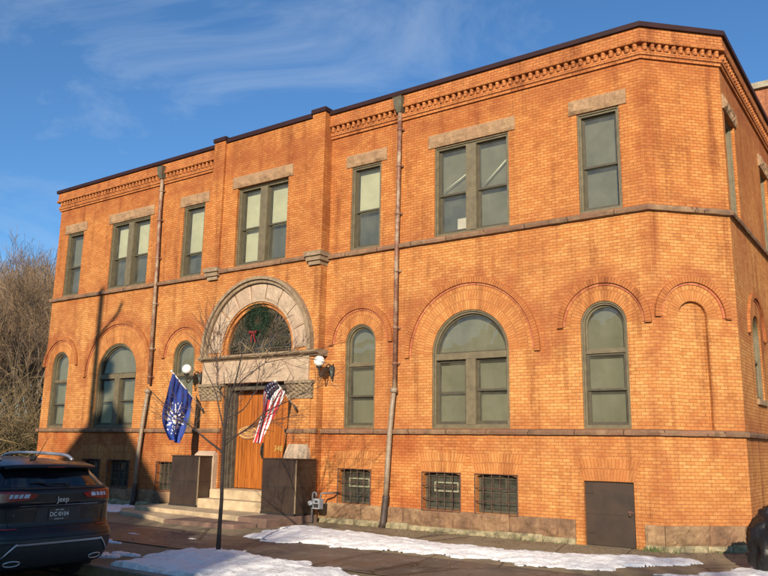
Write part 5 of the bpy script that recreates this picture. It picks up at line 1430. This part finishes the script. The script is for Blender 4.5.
make_tree(8.2, 223, 'unseen bare tree added before the clapboard house to dapple the lower wall', (-10.6, -20.2, -.1), 5, .55, .30, .17, kids=(3, 4), twigr=.012, name='opposite_tree')  # added out of view so its crown shadow breaks up the lower left wall
make_tree(8.6, 215, 'smaller unseen bare tree added further right to dapple the snow', (3.6, -19.6, -.1), 5, .6, .30, .14, kids=(2, 3), twigr=.008, name='opposite_tree')  # added out of view to throw branch shadows over the snow
# ------------------------------------------------------------------ light, sky, camera
AZ_S, EL_S = math.radians(24), math.radians(19.5)     # azimuth east of the facade's normal
to_sun = Vector((math.sin(AZ_S)*math.cos(EL_S), -math.cos(AZ_S)*math.cos(EL_S), math.sin(EL_S)))
ld = bpy.data.lights.new('sun', 'SUN'); ld.energy = 5.0; ld.angle = math.radians(.55); ld.color = (1., .86, .66)
lo = bpy.data.objects.new('sun', ld); COL.objects.link(lo); lo.rotation_euler = to_sun.to_track_quat('Z', 'Y').to_euler(); lo.location = to_sun*60
w = bpy.data.worlds.new('World'); sc.world = w; w.use_nodes = True; nt = w.node_tree; nt.nodes.clear()
sky = nt.nodes.new('ShaderNodeTexSky'); sky.sky_type = 'NISHITA'; sky.sun_disc = False
sky.sun_elevation = EL_S; sky.sun_rotation = math.atan2(to_sun.x, to_sun.y)
sky.air_density = 1.0; sky.dust_density = .6; sky.ozone_density = 2.2
tc = nt.nodes.new('ShaderNodeTexCoord')
mp = nt.nodes.new('ShaderNodeMapping'); mp.inputs['Rotation'].default_value = (0, math.radians(-24), math.radians(35)); mp.inputs['Scale'].default_value = (1.5, 1.9, 5.0)
nt.links.new(tc.outputs['Generated'], mp.inputs[0])
n1 = nt.nodes.new('ShaderNodeTexNoise'); n1.inputs['Scale'].default_value = 1.5; n1.inputs['Detail'].default_value = 9; n1.inputs['Roughness'].default_value = .62; n1.inputs['Distortion'].default_value = .7
nt.links.new(mp.outputs[0], n1.inputs['Vector'])
rp = nt.nodes.new('ShaderNodeValToRGB'); rp.color_ramp.elements[0].position = .50; rp.color_ramp.elements[0].color = (0, 0, 0, 1); rp.color_ramp.elements[1].position = .86; rp.color_ramp.elements[1].color = (.50, .50, .50, 1)
nt.links.new(n1.outputs[0], rp.inputs[0])
mx = nt.nodes.new('ShaderNodeMix'); mx.data_type = 'RGBA'; mx.inputs[7].default_value = (5.2, 6.0, 7.0, 1)
nt.links.new(rp.outputs[0], mx.inputs[0]); 
gr = nt.nodes.new('ShaderNodeMix'); gr.data_type = 'RGBA'; gr.blend_type = 'MULTIPLY'; gr.inputs[0].default_value = 1; gr.inputs[7].default_value = (.58, .92, 1.22, 1)
nt.links.new(sky.outputs[0], gr.inputs[6])
bg = nt.nodes.new('ShaderNodeBackground'); bg.inputs['Strength'].default_value = .088
wo = nt.nodes.new('ShaderNodeOutputWorld'); nt.links.new(gr.outputs[2], mx.inputs[6]); nt.links.new(mx.outputs[2], bg.inputs[0]); nt.links.new(bg.outputs[0], wo.inputs[0])

cam = bpy.data.cameras.new('camera'); co = bpy.data.objects.new('camera', cam); COL.objects.link(co); sc.camera = co
cam.sensor_width = 36; cam.lens = 777.816/768*36; cam.clip_end = 4000; cam.clip_start = .05
yaw, pit, rol = math.radians(-35.13445), math.radians(11.54587), math.radians(1.02772)
fwd = Vector((math.sin(yaw)*math.cos(pit), math.cos(yaw)*math.cos(pit), math.sin(pit))); rt = Vector((math.cos(yaw), -math.sin(yaw), 0)); up = rt.cross(fwd)
r2 = rt*math.cos(rol)+up*math.sin(rol); u2 = -rt*math.sin(rol)+up*math.cos(rol)
M = Matrix((r2, u2, -fwd)).transposed().to_4x4(); M.translation = Vector((0, -14.3, 1.69)); co.matrix_world = M
sc.render.engine = 'CYCLES'
sc.view_settings.view_transform = 'Standard'; sc.view_settings.look = 'None'; sc.view_settings.exposure = .52; sc.view_settings.gamma = 1; sc.view_settings.use_curve_mapping = False
sc.render.resolution_x, sc.render.resolution_y = 1024, 768
